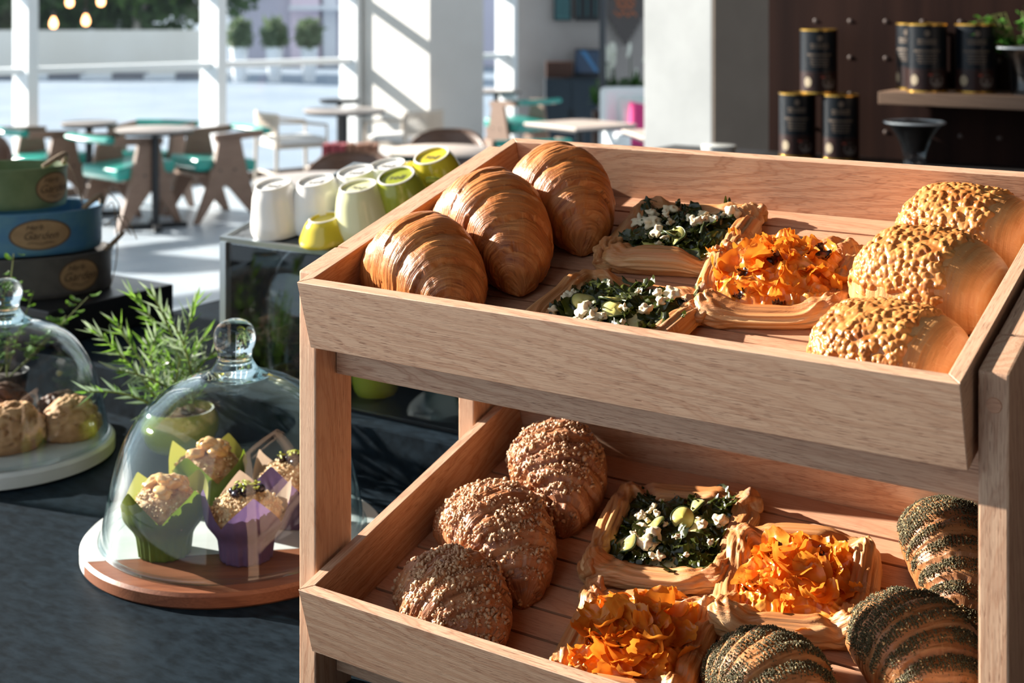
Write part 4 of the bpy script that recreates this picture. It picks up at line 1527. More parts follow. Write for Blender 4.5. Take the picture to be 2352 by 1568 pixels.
def tin(loc, rotz, A, B, H, mat, label, lab_az, lab_w, lab_h, name='tin_planter', faint=False):
    t = thing(name, label, 'planter', loc, rotz, 'stacked oval tins')
    prof = [(0.97, 0.0), (0.985, 0.002), (1.0, 0.012), (1.0, H - 0.010), (1.012, H - 0.006), (1.012, H), (0.985, H), (0.975, H - 0.012), (0.96, 0.006), (0.0, 0.006)]
    MB().lathe(prof, 72, sx=A, sy=B).build('body', mat, t)
    bead = [(1.004 + 0.014 * math.cos(w), H - 0.002 + 0.0022 * math.sin(w)) for w in np.linspace(0, 2 * math.pi, 8, endpoint=False)]
    MB().lathe(bead, 72, close=True, sx=A, sy=B).build('rolled_rim', mat, t)

    # arc length table for wrapping the label round the oval wall
    ws = np.linspace(-math.pi, math.pi, 721)
    arc = np.concatenate([[0], np.cumsum(np.hypot(np.diff(A * np.cos(ws)), np.diff(B * np.sin(ws))))])
    s0 = np.interp(lab_az, ws, arc)

    def wrap(x, y, off):
        w = np.interp(s0 + x, arc, ws)
        nx, ny = math.cos(w) / A, math.sin(w) / B
        l_ = math.hypot(nx, ny)
        return (A * math.cos(w) + off * nx / l_, B * math.sin(w) + off * ny / l_, H * 0.5 + y)

    def oval(sx_, sy_, off):
        V = [wrap(0, 0, off)]
        n_ = 48
        rings = 6
        for k in range(1, rings + 1):
            for i in range(n_):
                w = 2 * math.pi * i / n_
                V.append(wrap(sx_ * k / rings * math.cos(w), sy_ * k / rings * math.sin(w), off))
        F = [(0, 1 + i, 1 + (i + 1) % n_) for i in range(n_)]
        for k in range(rings - 1):
            for i in range(n_):
                F.append((1 + k * n_ + i, 1 + (k + 1) * n_ + i, 1 + (k + 1) * n_ + (i + 1) % n_, 1 + k * n_ + (i + 1) % n_))
        return MB().add(V, F)
    lb = oval(lab_w / 2, lab_h / 2, 0.0008).build('paper_label', LABEL_EDGE, t)
    oval(lab_w / 2 * 0.93, lab_h / 2 * 0.91, 0.0013).build('label_field', LABEL_TAN, lb)
    V, F = text_mesh('Garden', lab_h * 0.36, 0.35)
    MB().add([wrap(p.x, p.y - lab_h * 0.03, 0.0019) for p in V], F).build('lettering', INK, lb, smooth=False)
    V, F = text_mesh('Herb', lab_h * 0.26, 0.35)
    MB().add([wrap(p.x - lab_w * 0.10, p.y + lab_h * 0.25, 0.0019) for p in V], F).build('lettering', INK, lb, smooth=False)
    # flourish below the word
    for yy, wd in ((-0.27, 0.26),):
        pts = [wrap(lab_w * wd * (q - 0.5) * 1.6, lab_h * (yy + 0.03 * math.sin(q * 9)), 0.0019) for q in np.linspace(0, 1, 16)]
        MB().tube(pts, 0.0007, 5).build('flourish', INK, lb)
    return t


def rope_handle(parent, p0, p1, rise, r=0.006, out=(0, 0, 0)):
    P0, P1 = Vector(p0), Vector(p1)
    path = []
    for i in range(19):
        q = i / 18
        path.append(P0.lerp(P1, q) + Vector((0, 0, rise * math.sin(math.pi * q))) + Vector(out) * math.sin(math.pi * q))
    return MB().tube(path, r, 10).build('rope_handle', ROPE, parent)


def twine(parent, pts, r=0.0012):
    P = [Vector(p) for p in pts]
    pr = []
    for i in range(len(P) - 1):
        p0, p1, p2, p3 = P[max(i - 1, 0)], P[i], P[i + 1], P[min(i + 2, len(P) - 1)]
        for k in range(6):
            t = k / 6
            pr.append(0.5 * ((2 * p1) + (p2 - p0) * t + (2 * p0 - 5 * p1 + 4 * p2 - p3) * t * t + (-p0 + 3 * p1 - 3 * p2 + p3) * t ** 3))
    pr.append(P[-1])
    return MB().tube(pr, r, 6).build('twine', ROPE, parent)


TIN_GREY = noisy('grey_tin', (0.055, 0.052, 0.050), (0.085, 0.080, 0.075), 25.0, 0.55, detail=6)
TIN_BLUE = noisy('blue_tin', (0.045, 0.16, 0.32), (0.085, 0.22, 0.31), 22.0, 0.5, detail=6)
TIN_GREEN = noisy('green_tin', (0.085, 0.135, 0.055), (0.13, 0.18, 0.08), 22.0, 0.5, detail=6)
TB = LEDGE_Z + 0.0722
cx_, cy_ = -1.045, 2.875
t1 = tin((cx_, cy_, TB), math.radians(12), 0.200, 0.125, 0.085, TIN_GREY, 'dark grey oval tin at the bottom of the stack', math.radians(-44), 0.088, 0.066)
t2 = tin((cx_ - 0.010, cy_, TB + 0.0878), math.radians(10), 0.190, 0.120, 0.087, TIN_BLUE, 'blue oval tin in the middle of the stack', math.radians(-64), 0.122, 0.062)
t3 = tin((cx_ - 0.022, cy_, TB + 0.1776), math.radians(6), 0.132, 0.095, 0.084, TIN_GREEN, 'green oval tin on top of the stack', math.radians(-28), 0.084, 0.064)
rope_handle(t3, (0.095, -0.050, 0.084), (0.120, 0.030, 0.084), 0.022, 0.0055, (0.022, 0, 0))
rope_handle(t3, (-0.06, -0.083, 0.086), (-0.10, -0.06, 0.084), 0.012, 0.0055)
rope_handle(t2, (0.160, -0.060, 0.087), (0.189, 0.012, 0.087), 0.022, 0.006, (0.014, 0, 0))
rope_handle(t1, (0.188, -0.040, 0.083), (0.199, 0.020, 0.083), 0.030, 0.004, (0.03, 0, 0))
twine(t3, [(0.125, -0.02, 0.105), (0.150, -0.03, 0.075), (0.165, -0.035, 0.03), (0.175, -0.03, 0.0), (0.20, -0.03, 0.012)])
twine(t2, [(0.195, 0.0, 0.120), (0.225, -0.01, 0.090), (0.230, -0.005, 0.05), (0.252, 0.0, 0.02)])
twine(t2, [(0.200, 0.0, 0.08), (0.215, 0.0, 0.085), (0.222, -0.005, -0.02), (0.205, -0.01, -0.10)])
twine(t2, [(0.195, 0.0, 0.04), (0.235, 0.0, 0.06), (0.262, 0.005, 0.01)])

# ------------------------------------------------------------------ glass display box with mugs on top
BXO = MR @ T(-0.783, 0.644, zl)
LID_GREY = noisy('slate_lid', (0.05, 0.055, 0.06), (0.13, 0.14, 0.15), 90.0, 0.35, detail=6)
bx = thing('display_box', 'steel framed glass display box with mugs on its lid', 'display box', matrix=BXO)
BW, BD, BH = 0.62, 0.36, 0.259
LID_T = math.radians(15)                      # the lid slopes up towards the back
LT = math.tan(LID_T)
BHB = BH + BD * LT
for (x, y) in ((0.007, 0.007), (BW - 0.007, 0.007), (0.007, BD - 0.007), (BW - 0.007, BD - 0.007)):
    hh = BH + (y - 0.007) * LT - 0.006
    MB().box((x, y, hh / 2), (0.014, 0.014, hh)).build('frame_post', STEEL, bx, smooth=False)
LIDM = T(0, 0, BH) @ Matrix.Rotation(LID_T, 4, 'X')      # lid plane: x along the front, y up the slope
LL = BD / math.cos(LID_T)
for y0_ in (0.004, LL - 0.004):
    MB().box((BW / 2, y0_, -0.0015), (BW, 0.008, 0.009)).build('top_rail', STEEL, bx, smooth=False, matrix=LIDM)
for x0_ in (0.004, BW - 0.004):
    MB().box((x0_, LL / 2, -0.0015), (0.008, LL - 0.016, 0.009)).build('top_rail', STEEL, bx, smooth=False, matrix=LIDM)
MB().box((BW / 2, LL / 2, -0.0035), (BW - 0.016, LL - 0.016, 0.005)).build('lid', LID_GREY, bx, smooth=False, matrix=LIDM)
MB().box((BW / 2, BD / 2, 0.003), (BW - 0.03, BD - 0.03, 0.006)).build('floor_panel', BLACK, bx, smooth=False)
MB().box((BW / 2, 0.006, BH / 2), (BW - 0.030, 0.003, BH - 0.016)).build('pane', GLASS, bx, smooth=False)
MB().box((BW / 2, BD - 0.006, BHB / 2 - 0.004), (BW - 0.030, 0.003, BHB - 0.024)).build('back_panel', BLACK, bx, smooth=False)
SIDE = [(0.015, 0.008), (BD - 0.015, 0.008), (BD - 0.015, BHB - 0.018), (0.015, BH - 0.010)]
MB().prism(SIDE, -0.0015, 0.0015, T(0.006, 0, 0) @ R('Z', 90)).build('side_panel', new_mat('dark_steel', (0.05, 0.055, 0.065), 0.35, 0.5), bx, smooth=False)
MB().prism(SIDE, -0.0015, 0.0015, T(BW - 0.006, 0, 0) @ R('Z', 90)).build('side_panel', BLACK, bx, smooth=False)

# rounded glass cookie jar inside the box
SMOKE = clear_glass('jar_glass', (0.86, 0.89, 0.92), 1.5, 0.02, 1.6)
jar = thing('cookie_jar', 'rounded glass jar of dark cookies inside the display box', 'jar', matrix=BXO @ T(0.128, 0.124, 0.0065))
jp = smooth_prof([(0.088, 0.0), (0.104, 0.008), (0.108, 0.06), (0.108, 0.15), (0.100, 0.19), (0.080, 0.215), (0.060, 0.230), (0.054, 0.240)], 4)
MB().lathe(jp + [(max(r - 0.003, 0.002), z) for r, z in reversed(jp)], 72, close=True).build('jar_wall', SMOKE, jar)
for k in range(9):
    r_ = random.Random(40 + k)
    lay = k // 3
    a = 2 * math.pi * (k % 3) / 3 + lay
    P, F = cookie_geo(80 + k, 0.040, 0.017)
    o = mesh_np('chocolate_cookie', P, F, CHOC if k % 3 else COOKIE, None, BXO @ T(0.128 + 0.053 * math.cos(a), 0.124 + 0.053 * math.sin(a), 0.009 + lay * 0.034) @ R('Z', r_.uniform(0, 360)))
    tag(o, '%s cookie in the glass jar, %s layer%s' % ('golden' if k % 3 == 0 else 'dark lumpy', ['bottom', 'second', 'top'][lay], ['', ', towards the mugs', ', towards the rack'][k % 3]), 'cookie', 'cookies in the jar')

# ------------------------------------------------------------------ mugs
MUG_WHITE = new_mat('white_glaze', (0.80, 0.79, 0.75), 0.18, coat=0.3)
MUG_CREAM = new_mat('pale_yellow_glaze', (0.74, 0.74, 0.42), 0.18, coat=0.3)
MUG_LIME = new_mat('lime_mug_glaze', (0.34, 0.38, 0.035), 0.15, coat=0.4)
MUG_YELLOW = new_mat('yellow_mug_glaze', (0.66, 0.53, 0.035), 0.15, coat=0.4)
STAMP = new_mat('stamp_ink', (0.05, 0.05, 0.045), 0.6)


def mug(M, mat, label, R0=0.053, H=0.084, handle=0.0, foot=0.032, stamp=True, group='mugs stacked upside down on the display box', base_mat=None):
    """upright mug with its foot at z=0; the matrix turns it over"""
    t = thing('mug', label, 'mug', matrix=M, group=group)
    s = H / 0.084
    out = smooth_prof([(foot, 0.0), (foot + 0.0015, 0.004 * s), (foot + 0.008, 0.018 * s), (R0 - 0.0065, 0.044 * s), (R0 - 0.0015, 0.063 * s), (R0, 0.076 * s), (R0 - 0.0012, H)], 4)
    inn = [(max(r - 0.004, 0.002), max(z, 0.007)) for r, z in reversed(out) if z > 0.007]
    prof = [(0.0, 0.004), (foot - 0.004, 0.004), (foot - 0.003, 0.0)] + out + inn + [(0.0, 0.008)]
    MB().lathe(prof, 56).build('body', mat, t)
    if base_mat is None:
        base_mat = mat
    # unglazed foot ring
    ring = [(foot - 0.0015 + 0.0020 * math.cos(w), 0.0006 + 0.0016 * math.sin(w)) for w in np.linspace(0, 2 * math.pi, 8, endpoint=False)]
    MB().lathe(ring, 48, close=True).build('foot_ring', MUG_WHITE, t)
    if handle is not None:
        path = []
        for i in range(15):
            q = math.pi * i / 14
            path.append((R0 - 0.006 + 0.030 * math.sin(q), 0, H * 0.52 + H * 0.27 * math.cos(q)))
        MB().tube(path, 0.0052, 10, flat=1.25, M=R('Z', handle)).build('handle', mat, t)
    if stamp:
        V, F = text_mesh('sell', 0.022, 0.15)
        MB().add([(p.x, -p.y, 0.0034) for p in V], F).build('stamp', STAMP, t, smooth=False)
    return t


FLIP = R('X', 180)
LIDW = BXO @ LIDM                                        # world frame of the sloping lid


def lid_point(u, v):
    """point of the lid plane that the photograph shows at (u, v), in lid coordinates"""
    o = LIDW.inverted() @ Vector((0, 0, CAM_Z))
    d = LIDW.inverted().to_3x3() @ Vector(((u - 1176.0) / F_PX, 1.0, -(v - 7.35) / F_PX))
    q = o + d * (-o.z / d.z)
    return q.x, q.y


def mug_over(u, v_rim, mat, label, handle, H=0.084, R0=0.053, rot=0, tilt=None, lift=0.0, **kw):
    x, y = lid_point(u, v_rim)
    M = LIDW @ T(x, y, H + 0.0034 + lift) @ R('Z', rot)
    if tilt:
        M = M @ R(tilt[0], tilt[1])
    return mug(M @ FLIP, mat, label, R0, H, handle, **kw)


mug_over(648, 530, MUG_WHITE, 'white mug upside down at the corner of the box lid', 228, rot=0)
mug_over(745, 522, MUG_WHITE, 'white mug upside down, second from the lid corner', 270, rot=20)
mug_over(842, 537, MUG_CREAM, 'pale yellow mug upside down beside the lime green mug', 290, rot=-10)
mug_over(836, 500, MUG_WHITE, 'white mug upside down behind the pale yellow mug', 270, rot=10)
mug_over(908, 484, MUG_WHITE, 'white mug upside down behind the lime green mug', 270, rot=0)
mug_over(930, 520, MUG_LIME, 'lime green mug tipped towards the tray', -20, rot=15, tilt=('X', 9), lift=0.005)
mug_over(1010, 470, MUG_YELLOW, 'yellow mug tipped at the back of the lid', 200, rot=-5, tilt=('X', 9), lift=0.005)
mug_over(754, 553, MUG_YELLOW, 'small yellow cup upside down at the front of the lid', None, H=0.040, R0=0.048, foot=0.026, stamp=False)
mug(Matrix.Translation((-0.232, 2.35, LEDGE_Z + 0.0002)), MUG_LIME, 'lime green mug standing on the ledge under the upper tray', 0.050, 0.084, 60, stamp=False, group='mugs on the ledge')

# ------------------------------------------------------------------ cafe furniture
PLY = noisy('walnut_ply', (0.22, 0.135, 0.095), (0.27, 0.17, 0.12), 8.0, 0.5, stretch=(1, 1, 6), detail=5)
PLY_EDGE = noisy('ply_edge', (0.56, 0.45, 0.36), (0.66, 0.55, 0.46), 40.0, 0.6)
TEAL = new_mat('teal_leather', (0.028, 0.36, 0.30), 0.30, coat=0.2)
TOP_GREY = noisy('table_laminate', (0.40, 0.35, 0.32), (0.46, 0.40, 0.37), 6.0, 0.35, stretch=(1, 6, 1))
TOP_TAN = noisy('table_tan_laminate', (0.62, 0.50, 0.43), (0.68, 0.56, 0.49), 6.0, 0.4, stretch=(1, 6, 1))
IRON = new_mat('black_iron', (0.012, 0.014, 0.018), 0.45)
SCREW = new_mat('dark_screw', (0.08, 0.055, 0.045), 0.4)

A_FRAME = [(-0.10, 0.66), (0.07, 0.66), (0.115, 0.42), (0.145, 0.40), (0.15, 0.34), (0.275, 0.0), (0.235, 0.0), (0.06, 0.25), (0.02, 0.285), (-0.02, 0.25), (-0.235, 0.0), (-0.285, 0.0), (-0.165, 0.36)]


def make_armchair():
    t = thing('teal_armchair', 'x', 'chair')
    for sx in (-0.27, 0.27):
        # poly is given in (y, z): build along x by turning the prism
        M = T(sx, 0, 0) @ R('Z', 90)
        sf = MB().prism(A_FRAME, -0.018, 0.018, M).build('side_frame', PLY, t, smooth=False)
        for (y, z) in ((-0.055, 0.395), (0.062, 0.395)):
            MB().lathe([(0.0, 0.0), (0.012, 0.0), (0.010, 0.003), (0.0, 0.003)], 14, M=T(sx + math.copysign(0.018, sx), y, z) @ R('Y', 90 if sx > 0 else -90)).build('screw', SCREW, sf)
    MB().box((0, 0.02, 0.425), (0.50, 0.50, 0.095), bevel=0.03, seg=4).build('seat', TEAL, t, matrix=R('X', 4))
    MB().box((0, 0.02, 0.360), (0.48, 0.42, 0.030)).build('seat_board', PLY, t, smooth=False)
    # arm rails run back from the side frames and carry the back pad
    for sx in (-0.27, 0.27):
        MB().box((sx, -0.13, 0.645), (0.036, 0.40, 0.055)).build('arm_rail', PLY, t, smooth=False, matrix=R('X', -3))
    path = [(-0.27 + 0.54 * i / 12, -0.33 - 0.035 * math.sin(math.pi * i / 12), 0.672) for i in range(13)]
    MB().tube(path, 0.050, 12, flat=0.55, M=Matrix.Identity(4)).build('backrest', TEAL, t)
    return t


def place_copy(src, x, y, rot, label, group, first=[True], z=0.0):
    o = src if src.get('fresh') else copy_tree(src)
    if src.get('fresh'):
        del src['fresh']
    elif 'fresh' in o:
        del o['fresh']
    o.location = (x, y, z)
    o.rotation_euler = (0, 0, math.radians(rot))
    o['label'] = label
    o['group'] = group
    return o


arm = make_armchair()
arm['fresh'] = 1
G = 'teal armchairs with plywood sides'


def gx(u, y):
    return (u - 1176.0) / F_PX * y


for (u, y, rot, lab) in [
        (298, 10.40, -42, 'teal armchair in front of the round table, seen from its side'),
        (486, 10.75, 128, 'teal armchair turned towards the round table, by the window mullion'),
        (112, 10.95, -45, 'teal armchair furthest to the window edge, above the tins'),
        (335, 11.15, 165, 'teal armchair on the far side of the round tables'),
        (820, 8.75, 40, 'teal armchair half hidden behind the mugs'),
        (1188, 14.2, 42, 'teal armchair beside the broad pillar'),
        (1205, 10.15, 10, 'teal armchair just behind the back corner of the upper tray')]:
    place_copy(arm, gx(u, y), y, rot, lab, G)


def make_table(dia, H=0.74, square=False, mat=TOP_GREY, col_r=0.028):
    t = thing('cafe_table', 'x', 'table')
    if square:
        MB().box((0, 0, H - 0.010), (dia, dia, 0.020), bevel=0.004).build('table_top', mat, t, smooth=False)
        MB().box((0, 0, H - 0.029), (dia - 0.01, dia - 0.01, 0.018)).build('under_board', IRON, t, smooth=False)
    else:
        MB().lathe([(0.0, H - 0.014), (dia / 2 - 0.004, H - 0.014), (dia / 2, H - 0.010), (dia / 2, H - 0.003), (dia / 2 - 0.004, H), (0.0, H)], 56).build('table_top', mat, t)
        MB().lathe([(0.0, H - 0.036), (dia / 2 - 0.02, H - 0.036), (dia / 2 - 0.004, H - 0.0145), (0.0, H - 0.0145)], 56).build('under_board', IRON, t)
    MB().lathe([(0.0, 0.03), (col_r, 0.03), (col_r, H - 0.037), (0.0, H - 0.037)], 20).build('column', IRON, t)
    for a in (0, 90):
        MB().box((0, 0, 0.018), (0.46, 0.055, 0.036), bevel=0.006).build('foot', IRON, t, smooth=False, matrix=R('Z', a + 20) @ T(0, 0, 0.0 if a == 0 else 0.0005))
    return t


def table_at(u, y, lab, dia, **kw):
    t = make_table(dia, **kw)
    t.location = (gx(u, y), y, 0)
    t['label'] = lab
    t['group'] = 'cafe tables'
    return t


table_at(205, 10.78, 'small round cafe table at the window behind the tins', 0.43)
table_at(357, 10.22, 'round cafe table between the teal armchairs', 0.58)
table_at(792, 12.05, 'round cafe table between the two woven chairs', 0.72)
table_at(1012, 8.75, 'round pale cafe table behind the yellow mug', 0.68, mat=TOP_TAN)
table_at(738, 7.28, 'round cafe table nearest the mugs', 0.70)
table_at(1140, 14.75, 'cafe table beside the broad pillar', 0.55)
tb = table_at(1332, 10.66, 'square cafe table in front of the white sofa', 0.62, square=True, mat=TOP_TAN)
tb.rotation_euler = (0, 0, math.radians(38))
tb = table_at(1545, 9.9, 'square cafe table half hidden by the concrete column', 0.60, square=True, mat=TOP_TAN)
tb.rotation_euler = (0, 0, math.radians(10))
tb = table_at(800, 14.35, 'dark table far back against the end window', 0.40, mat=IRON)
tb.location = (gx(780, 13.3), 13.3, 0)

# woven chairs
WOVEN = noisy('paper_cord', (0.46, 0.39, 0.32), (0.62, 0.54, 0.46), 160.0, 0.8, bmp=0.4)
PALE = new_mat('pale_ash', (0.60, 0.51, 0.42), 0.5)
CUSH = new_mat('white_cushion', (0.80, 0.80, 0.80), 0.8)


def woven_chair():
    t = thing('woven_chair', 'x', 'chair')
    for (x, y, zt) in ((-0.25, 0.22, 0.44), (0.25, 0.22, 0.44), (-0.26, -0.24, 0.70), (0.26, -0.24, 0.70)):
        MB().tube([(x * 1.04, y * 1.05, 0), (x, y, zt)], [0.014, 0.018], 10).build('leg', PALE, t)
    MB().box((0, 0, 0.42), (0.50, 0.46, 0.03), bevel=0.008).build('seat', WOVEN, t)
    MB().box((0, 0, 0.465), (0.47, 0.44, 0.055), bevel=0.02, seg=3).build('cushion', CUSH, t)
    for z in (0.70, 0.53):
        pth = [(-0.27 + 0.54 * i / 10, -0.24 - 0.06 * math.sin(math.pi * i / 10), z) for i in range(11)]
        MB().tube(pth, 0.016, 8).build('back_rail', PALE, t)
    for k in range(24):
        q = (k + 0.5) / 24
        x, y = -0.27 + 0.54 * q, -0.24 - 0.06 * math.sin(math.pi * q)
        MB().tube([(x, y, 0.52), (x, y, 0.70)], 0.0075, 5).build('cord', WOVEN, t)
    for (x) in (-0.26, 0.26):
        MB().tube([(x, -0.24, 0.64), (x * 1.03, 0.0, 0.63), (x, 0.22, 0.60), (x, 0.22, 0.43)], 0.013, 8).build('arm', PALE, t)
    for z in (0.18,):
        MB().tube([(-0.25, 0.23, z), (0.25, 0.23, z)], 0.010, 8).build('stretcher', PALE, t)
        MB().tube([(-0.25, -0.23, z), (0.25, -0.23, z)], 0.010, 8).build('stretcher', PALE, t)
    return t


wc = woven_chair()
wc['fresh'] = 1
place_copy(wc, gx(672, 12.2), 12.2, -60, 'pale woven chair standing in front of the window', 'woven chairs')
place_copy(wc, gx(925, 12.4), 12.4, 55, 'pale woven chair against the sunlit pillar', 'woven chairs')

# plywood shell chairs
SHELL = noisy('brown_shell', (0.10, 0.050, 0.032), (0.15, 0.078, 0.05), 14.0, 0.4, stretch=(1, 1, 5))


def shell_chair():
    t = thing('shell_chair', 'x', 'chair')
    nu, nv = 15, 9
    V = []
    for i in range(nu):
        a = math.radians(-75 + 150 * i / (nu - 1))
        for j in range(nv):
            q = j / (nv - 1)
            ht = 0.45 + (0.79 - 0.45 - 0.16 * (abs(a) / 1.3) ** 3) * q
            V.append((0.27 * math.sin(a) * (1 + 0.06 * q), 0.05 - (0.24 + 0.05 * q) * math.cos(a), ht))
    fr = grid_faces(nu, nv)
    o = mesh_np('backrest', np.array(V), fr, SHELL, t)
    md = o.modifiers.new('thick', 'SOLIDIFY')
    md.thickness = 0.018
    MB().box((0, 0.02, 0.44), (0.48, 0.44, 0.03), bevel=0.012).build('seat', SHELL, t)
    for (x, y) in ((-0.21, 0.2), (0.21, 0.2), (-0.21, -0.19), (0.21, -0.19)):
        MB().tube([(x * 1.12, y * 1.12, 0), (x, y, 0.43)], [0.012, 0.016], 8).build('leg', SHELL, t)
    return t


sc = shell_chair()
sc['fresh'] = 1
place_copy(sc, gx(800, 7.95), 7.95, 175, 'brown curved shell chair behind the nearest round table', 'brown shell chairs')
place_copy(sc, gx(1020, 9.45), 9.45, 170, 'brown curved shell chair behind the pale round table', 'brown shell chairs')
place_copy(sc, gx(-75, 9.3), 9.3, 200, 'brown curved shell chair cut off by the picture edge beside the tins', 'brown shell chairs')

# low stool carrying a red and brown book crate
st = thing('low_stool', 'low brown stool under the book crate', 'stool', (gx(806, 10.9), 10.9, 0))
MB().box((0, 0, 0.455), (0.46, 0.34, 0.03), bevel=0.006).build('seat', PLY, st)
for (x, y) in ((-0.19, -0.13), (0.19, -0.13), (-0.19, 0.13), (0.19, 0.13)):
    MB().box((x, y, 0.22), (0.035, 0.035, 0.44)).build('leg', PLY, st, smooth=False)
BOOKC = [new_mat('book_red', (0.33, 0.045, 0.06), 0.6), new_mat('book_brown', (0.30, 0.13, 0.075), 0.6), new_mat('book_dark', (0.20, 0.05, 0.06), 0.6)]
for k in range(7):
    w = 0.048 + 0.006 * (k % 3)
    cb = MB().box((0, 0, 0.044 + 0.003 * (k % 2)), (w, 0.20, 0.088 + 0.006 * (k % 2)), bevel=0.003).build('book', BOOKC[0 if k < 3 else 1], matrix=T(gx(806, 10.9) - 0.19 + 0.064 * k, 10.88, 0.4704), smooth=False)
    tag(cb, ['first dark red book in the row on the stool', 'second dark red book in the row on the stool', 'third dark red book, next to the brown ones', 'first brown book, next to the red ones',
             'second brown book in the row on the stool', 'third brown book in the row on the stool', 'last brown book at the end of the row'][k], 'book', 'books on the low stool')

# ------------------------------------------------------------------ lounge corner
MF = T(0.05, 15.58, 0)      # end wall: x runs into the room along the wall, -y away from the wall (towards us)
NAVY = new_mat('navy_lacquer', (0.018, 0.034, 0.050), 0.5)
DKWOOD = wood('dark_walnut', (0.085, 0.040, 0.028), (0.050, 0.022, 0.016), (0.02, 0.01, 0.008), 0.5, pores=False)


def wall_x(u, off):
    """position along the end wall seen at picture column u, off metres in front of it"""
    best = None
    for k in np.linspace(0, 4.5, 1801):
        p = MF @ Vector((k, -off, 0))
        d = abs(1176 + F_PX * p.x / p.y - u)
        if best is None or d < best[0]:
            best = (d, k)
    return best[1]


k0, k1 = wall_x(1252, 0.45), wall_x(1372, 0.45)
cb = thing('cabinet', 'dark navy cabinet against the grey end wall', 'cabinet', matrix=MF @ T((k0 + k1) / 2, -0.235, 0))
cwid = k1 - k0
MB().box((0, 0, 0.43), (cwid, 0.42, 0.82), bevel=0.004).build('body', NAVY, cb, smooth=False)
for s in (-1, 1):
    dr = MB().box((s * cwid / 4, -0.218, 0.42), (cwid / 2 - 0.008, 0.012, 0.78), bevel=0.002).build('door', NAVY, cb, smooth=False)
    MB().tube([(s * 0.02, -0.232, 0.36), (s * 0.02, -0.232, 0.50)], 0.006, 8).build('handle', IRON, dr)
SCREEN = new_mat('screen', (0.02, 0.035, 0.06), 0.15, emit=(0.05, 0.10, 0.2), emit_s=0.15)
SCREEN_B = new_mat('screen_stripe', (0.03, 0.10, 0.2), 0.2, emit=(0.05, 0.22, 0.5), emit_s=0.2)
lp = thing('laptop', 'open dark laptop standing on the navy cabinet', 'laptop', matrix=MF @ T(wall_x(1348, 0.3), -0.22, 0.8402) @ R('Z', -12))
MB().box((0, -0.06, 0.01), (0.32, 0.22, 0.018)).build('keyboard_base', IRON, lp, smooth=False)
sc_ = MB().box((0, 0, 0.15), (0.30, 0.014, 0.30)).build('screen_lid', IRON, lp, smooth=False, matrix=T(0, 0.06, 0.02) @ R('X', -12))
MB().box((0, -0.0085, 0.155), (0.27, 0.002, 0.25)).build('screen', SCREEN, sc_, smooth=False)
MB().prism([(-0.09, 0.28), (-0.03, 0.28), (0.13, 0.04), (0.09, 0.04)], -0.012, -0.0098).build('screen_stripe', SCREEN_B, sc_, smooth=False)
wb = MB().box((0, 0, 0.09), (0.30, 0.25, 0.18), bevel=0.005).build('wooden_box', DKWOOD, matrix=MF @ T(wall_x(1285, 0.3), -0.22, 0.8402), smooth=False)
tag(wb, 'dark wooden box next to the laptop on the cabinet', 'box')

PIC = [new_mat('print_teal', (0.05, 0.15, 0.16), 0.6), new_mat('print_black', (0.012, 0.016, 0.02), 0.6)]
for k, (u, w, mt, lab) in enumerate([(1292, 0.20, 0, 'teal and black wall print at the picture top, nearest the window'), (1348, 0.27, 1, 'black wall print beside the dark pole'), (1410, 0.12, 1, 'narrow black wall print behind the stepped hanging')]):
    pf = thing('wall_print', lab, 'picture', matrix=MF @ T(wall_x(u, 0.02), -0.02, 1.47), group='prints on the end wall')
    MB().box((0, 0, 0.45), (w, 0.03, 0.90)).build('frame', IRON, pf, smooth=False)
    MB().box((0, -0.017, 0.45), (w - 0.03, 0.004, 0.86)).build('print', PIC[mt], pf, smooth=False)
    for j in range(3):
        MB().box((-w / 2 + 0.04 + j * (w - 0.08) / 2, -0.0205, 0.45), (0.012, 0.002, 0.80)).build('stripe', PIC[1 - mt], pf, smooth=False)

HANG = new_mat('charcoal_felt', (0.10, 0.09, 0.088), 0.9)
NEON = new_mat('orange_script', (0.55, 0.16, 0.05), 0.5)
hg = thing('wall_hanging', 'charcoal stepped wall hanging with orange squiggle lettering', 'wall hanging', matrix=MF @ T(wall_x(1436, 0.06), -0.06, 0))
poly = []
zz_ = 2.3
steps = [(0.205, 1.50), (0.175, 1.43), (0.140, 1.37), (0.105, 1.31), (0.070, 1.26), (0.035, 1.20)]
poly = [(-0.205, 2.3), (0.205, 2.3)]
for i, (w, z) in enumerate(steps):
    poly.append((w, z))
    nw = steps[i + 1][0] if i + 1 < len(steps) else 0.0
    poly.append((nw, z))
left = [(-x, z) for x, z in reversed(poly[2:])]
MB().prism(poly + left, -0.01, 0.01).build('felt', HANG, hg, smooth=False)
for j, (zc_, w_) in enumerate(((1.63, 0.12), (1.55, 0.16), (1.70, 0.14))):
    pts = [(w_ * (q - 0.5) * 1.6, -0.016, zc_ + 0.025 * math.sin(q * 16 + j)) for q in np.linspace(0, 1, 30)]
    MB().tube(pts, 0.008, 6).build('squiggle', NEON, hg)

pl = thing('steel_post', 'slim dark post rising in front of the prints', 'post', (gx(1384, 12.6), 12.6, 0))
MB().lathe([(0.0, 0.012), (0.031, 0.012), (0.031, 4.2), (0.0, 4.2)], 20).build('shaft', new_mat('post_paint', (0.03, 0.036, 0.045), 0.4), pl)
MB().lathe([(0.0, 0.0), (0.13, 0.0), (0.13, 0.011), (0.0, 0.011)], 28).build('base_plate', IRON, pl)

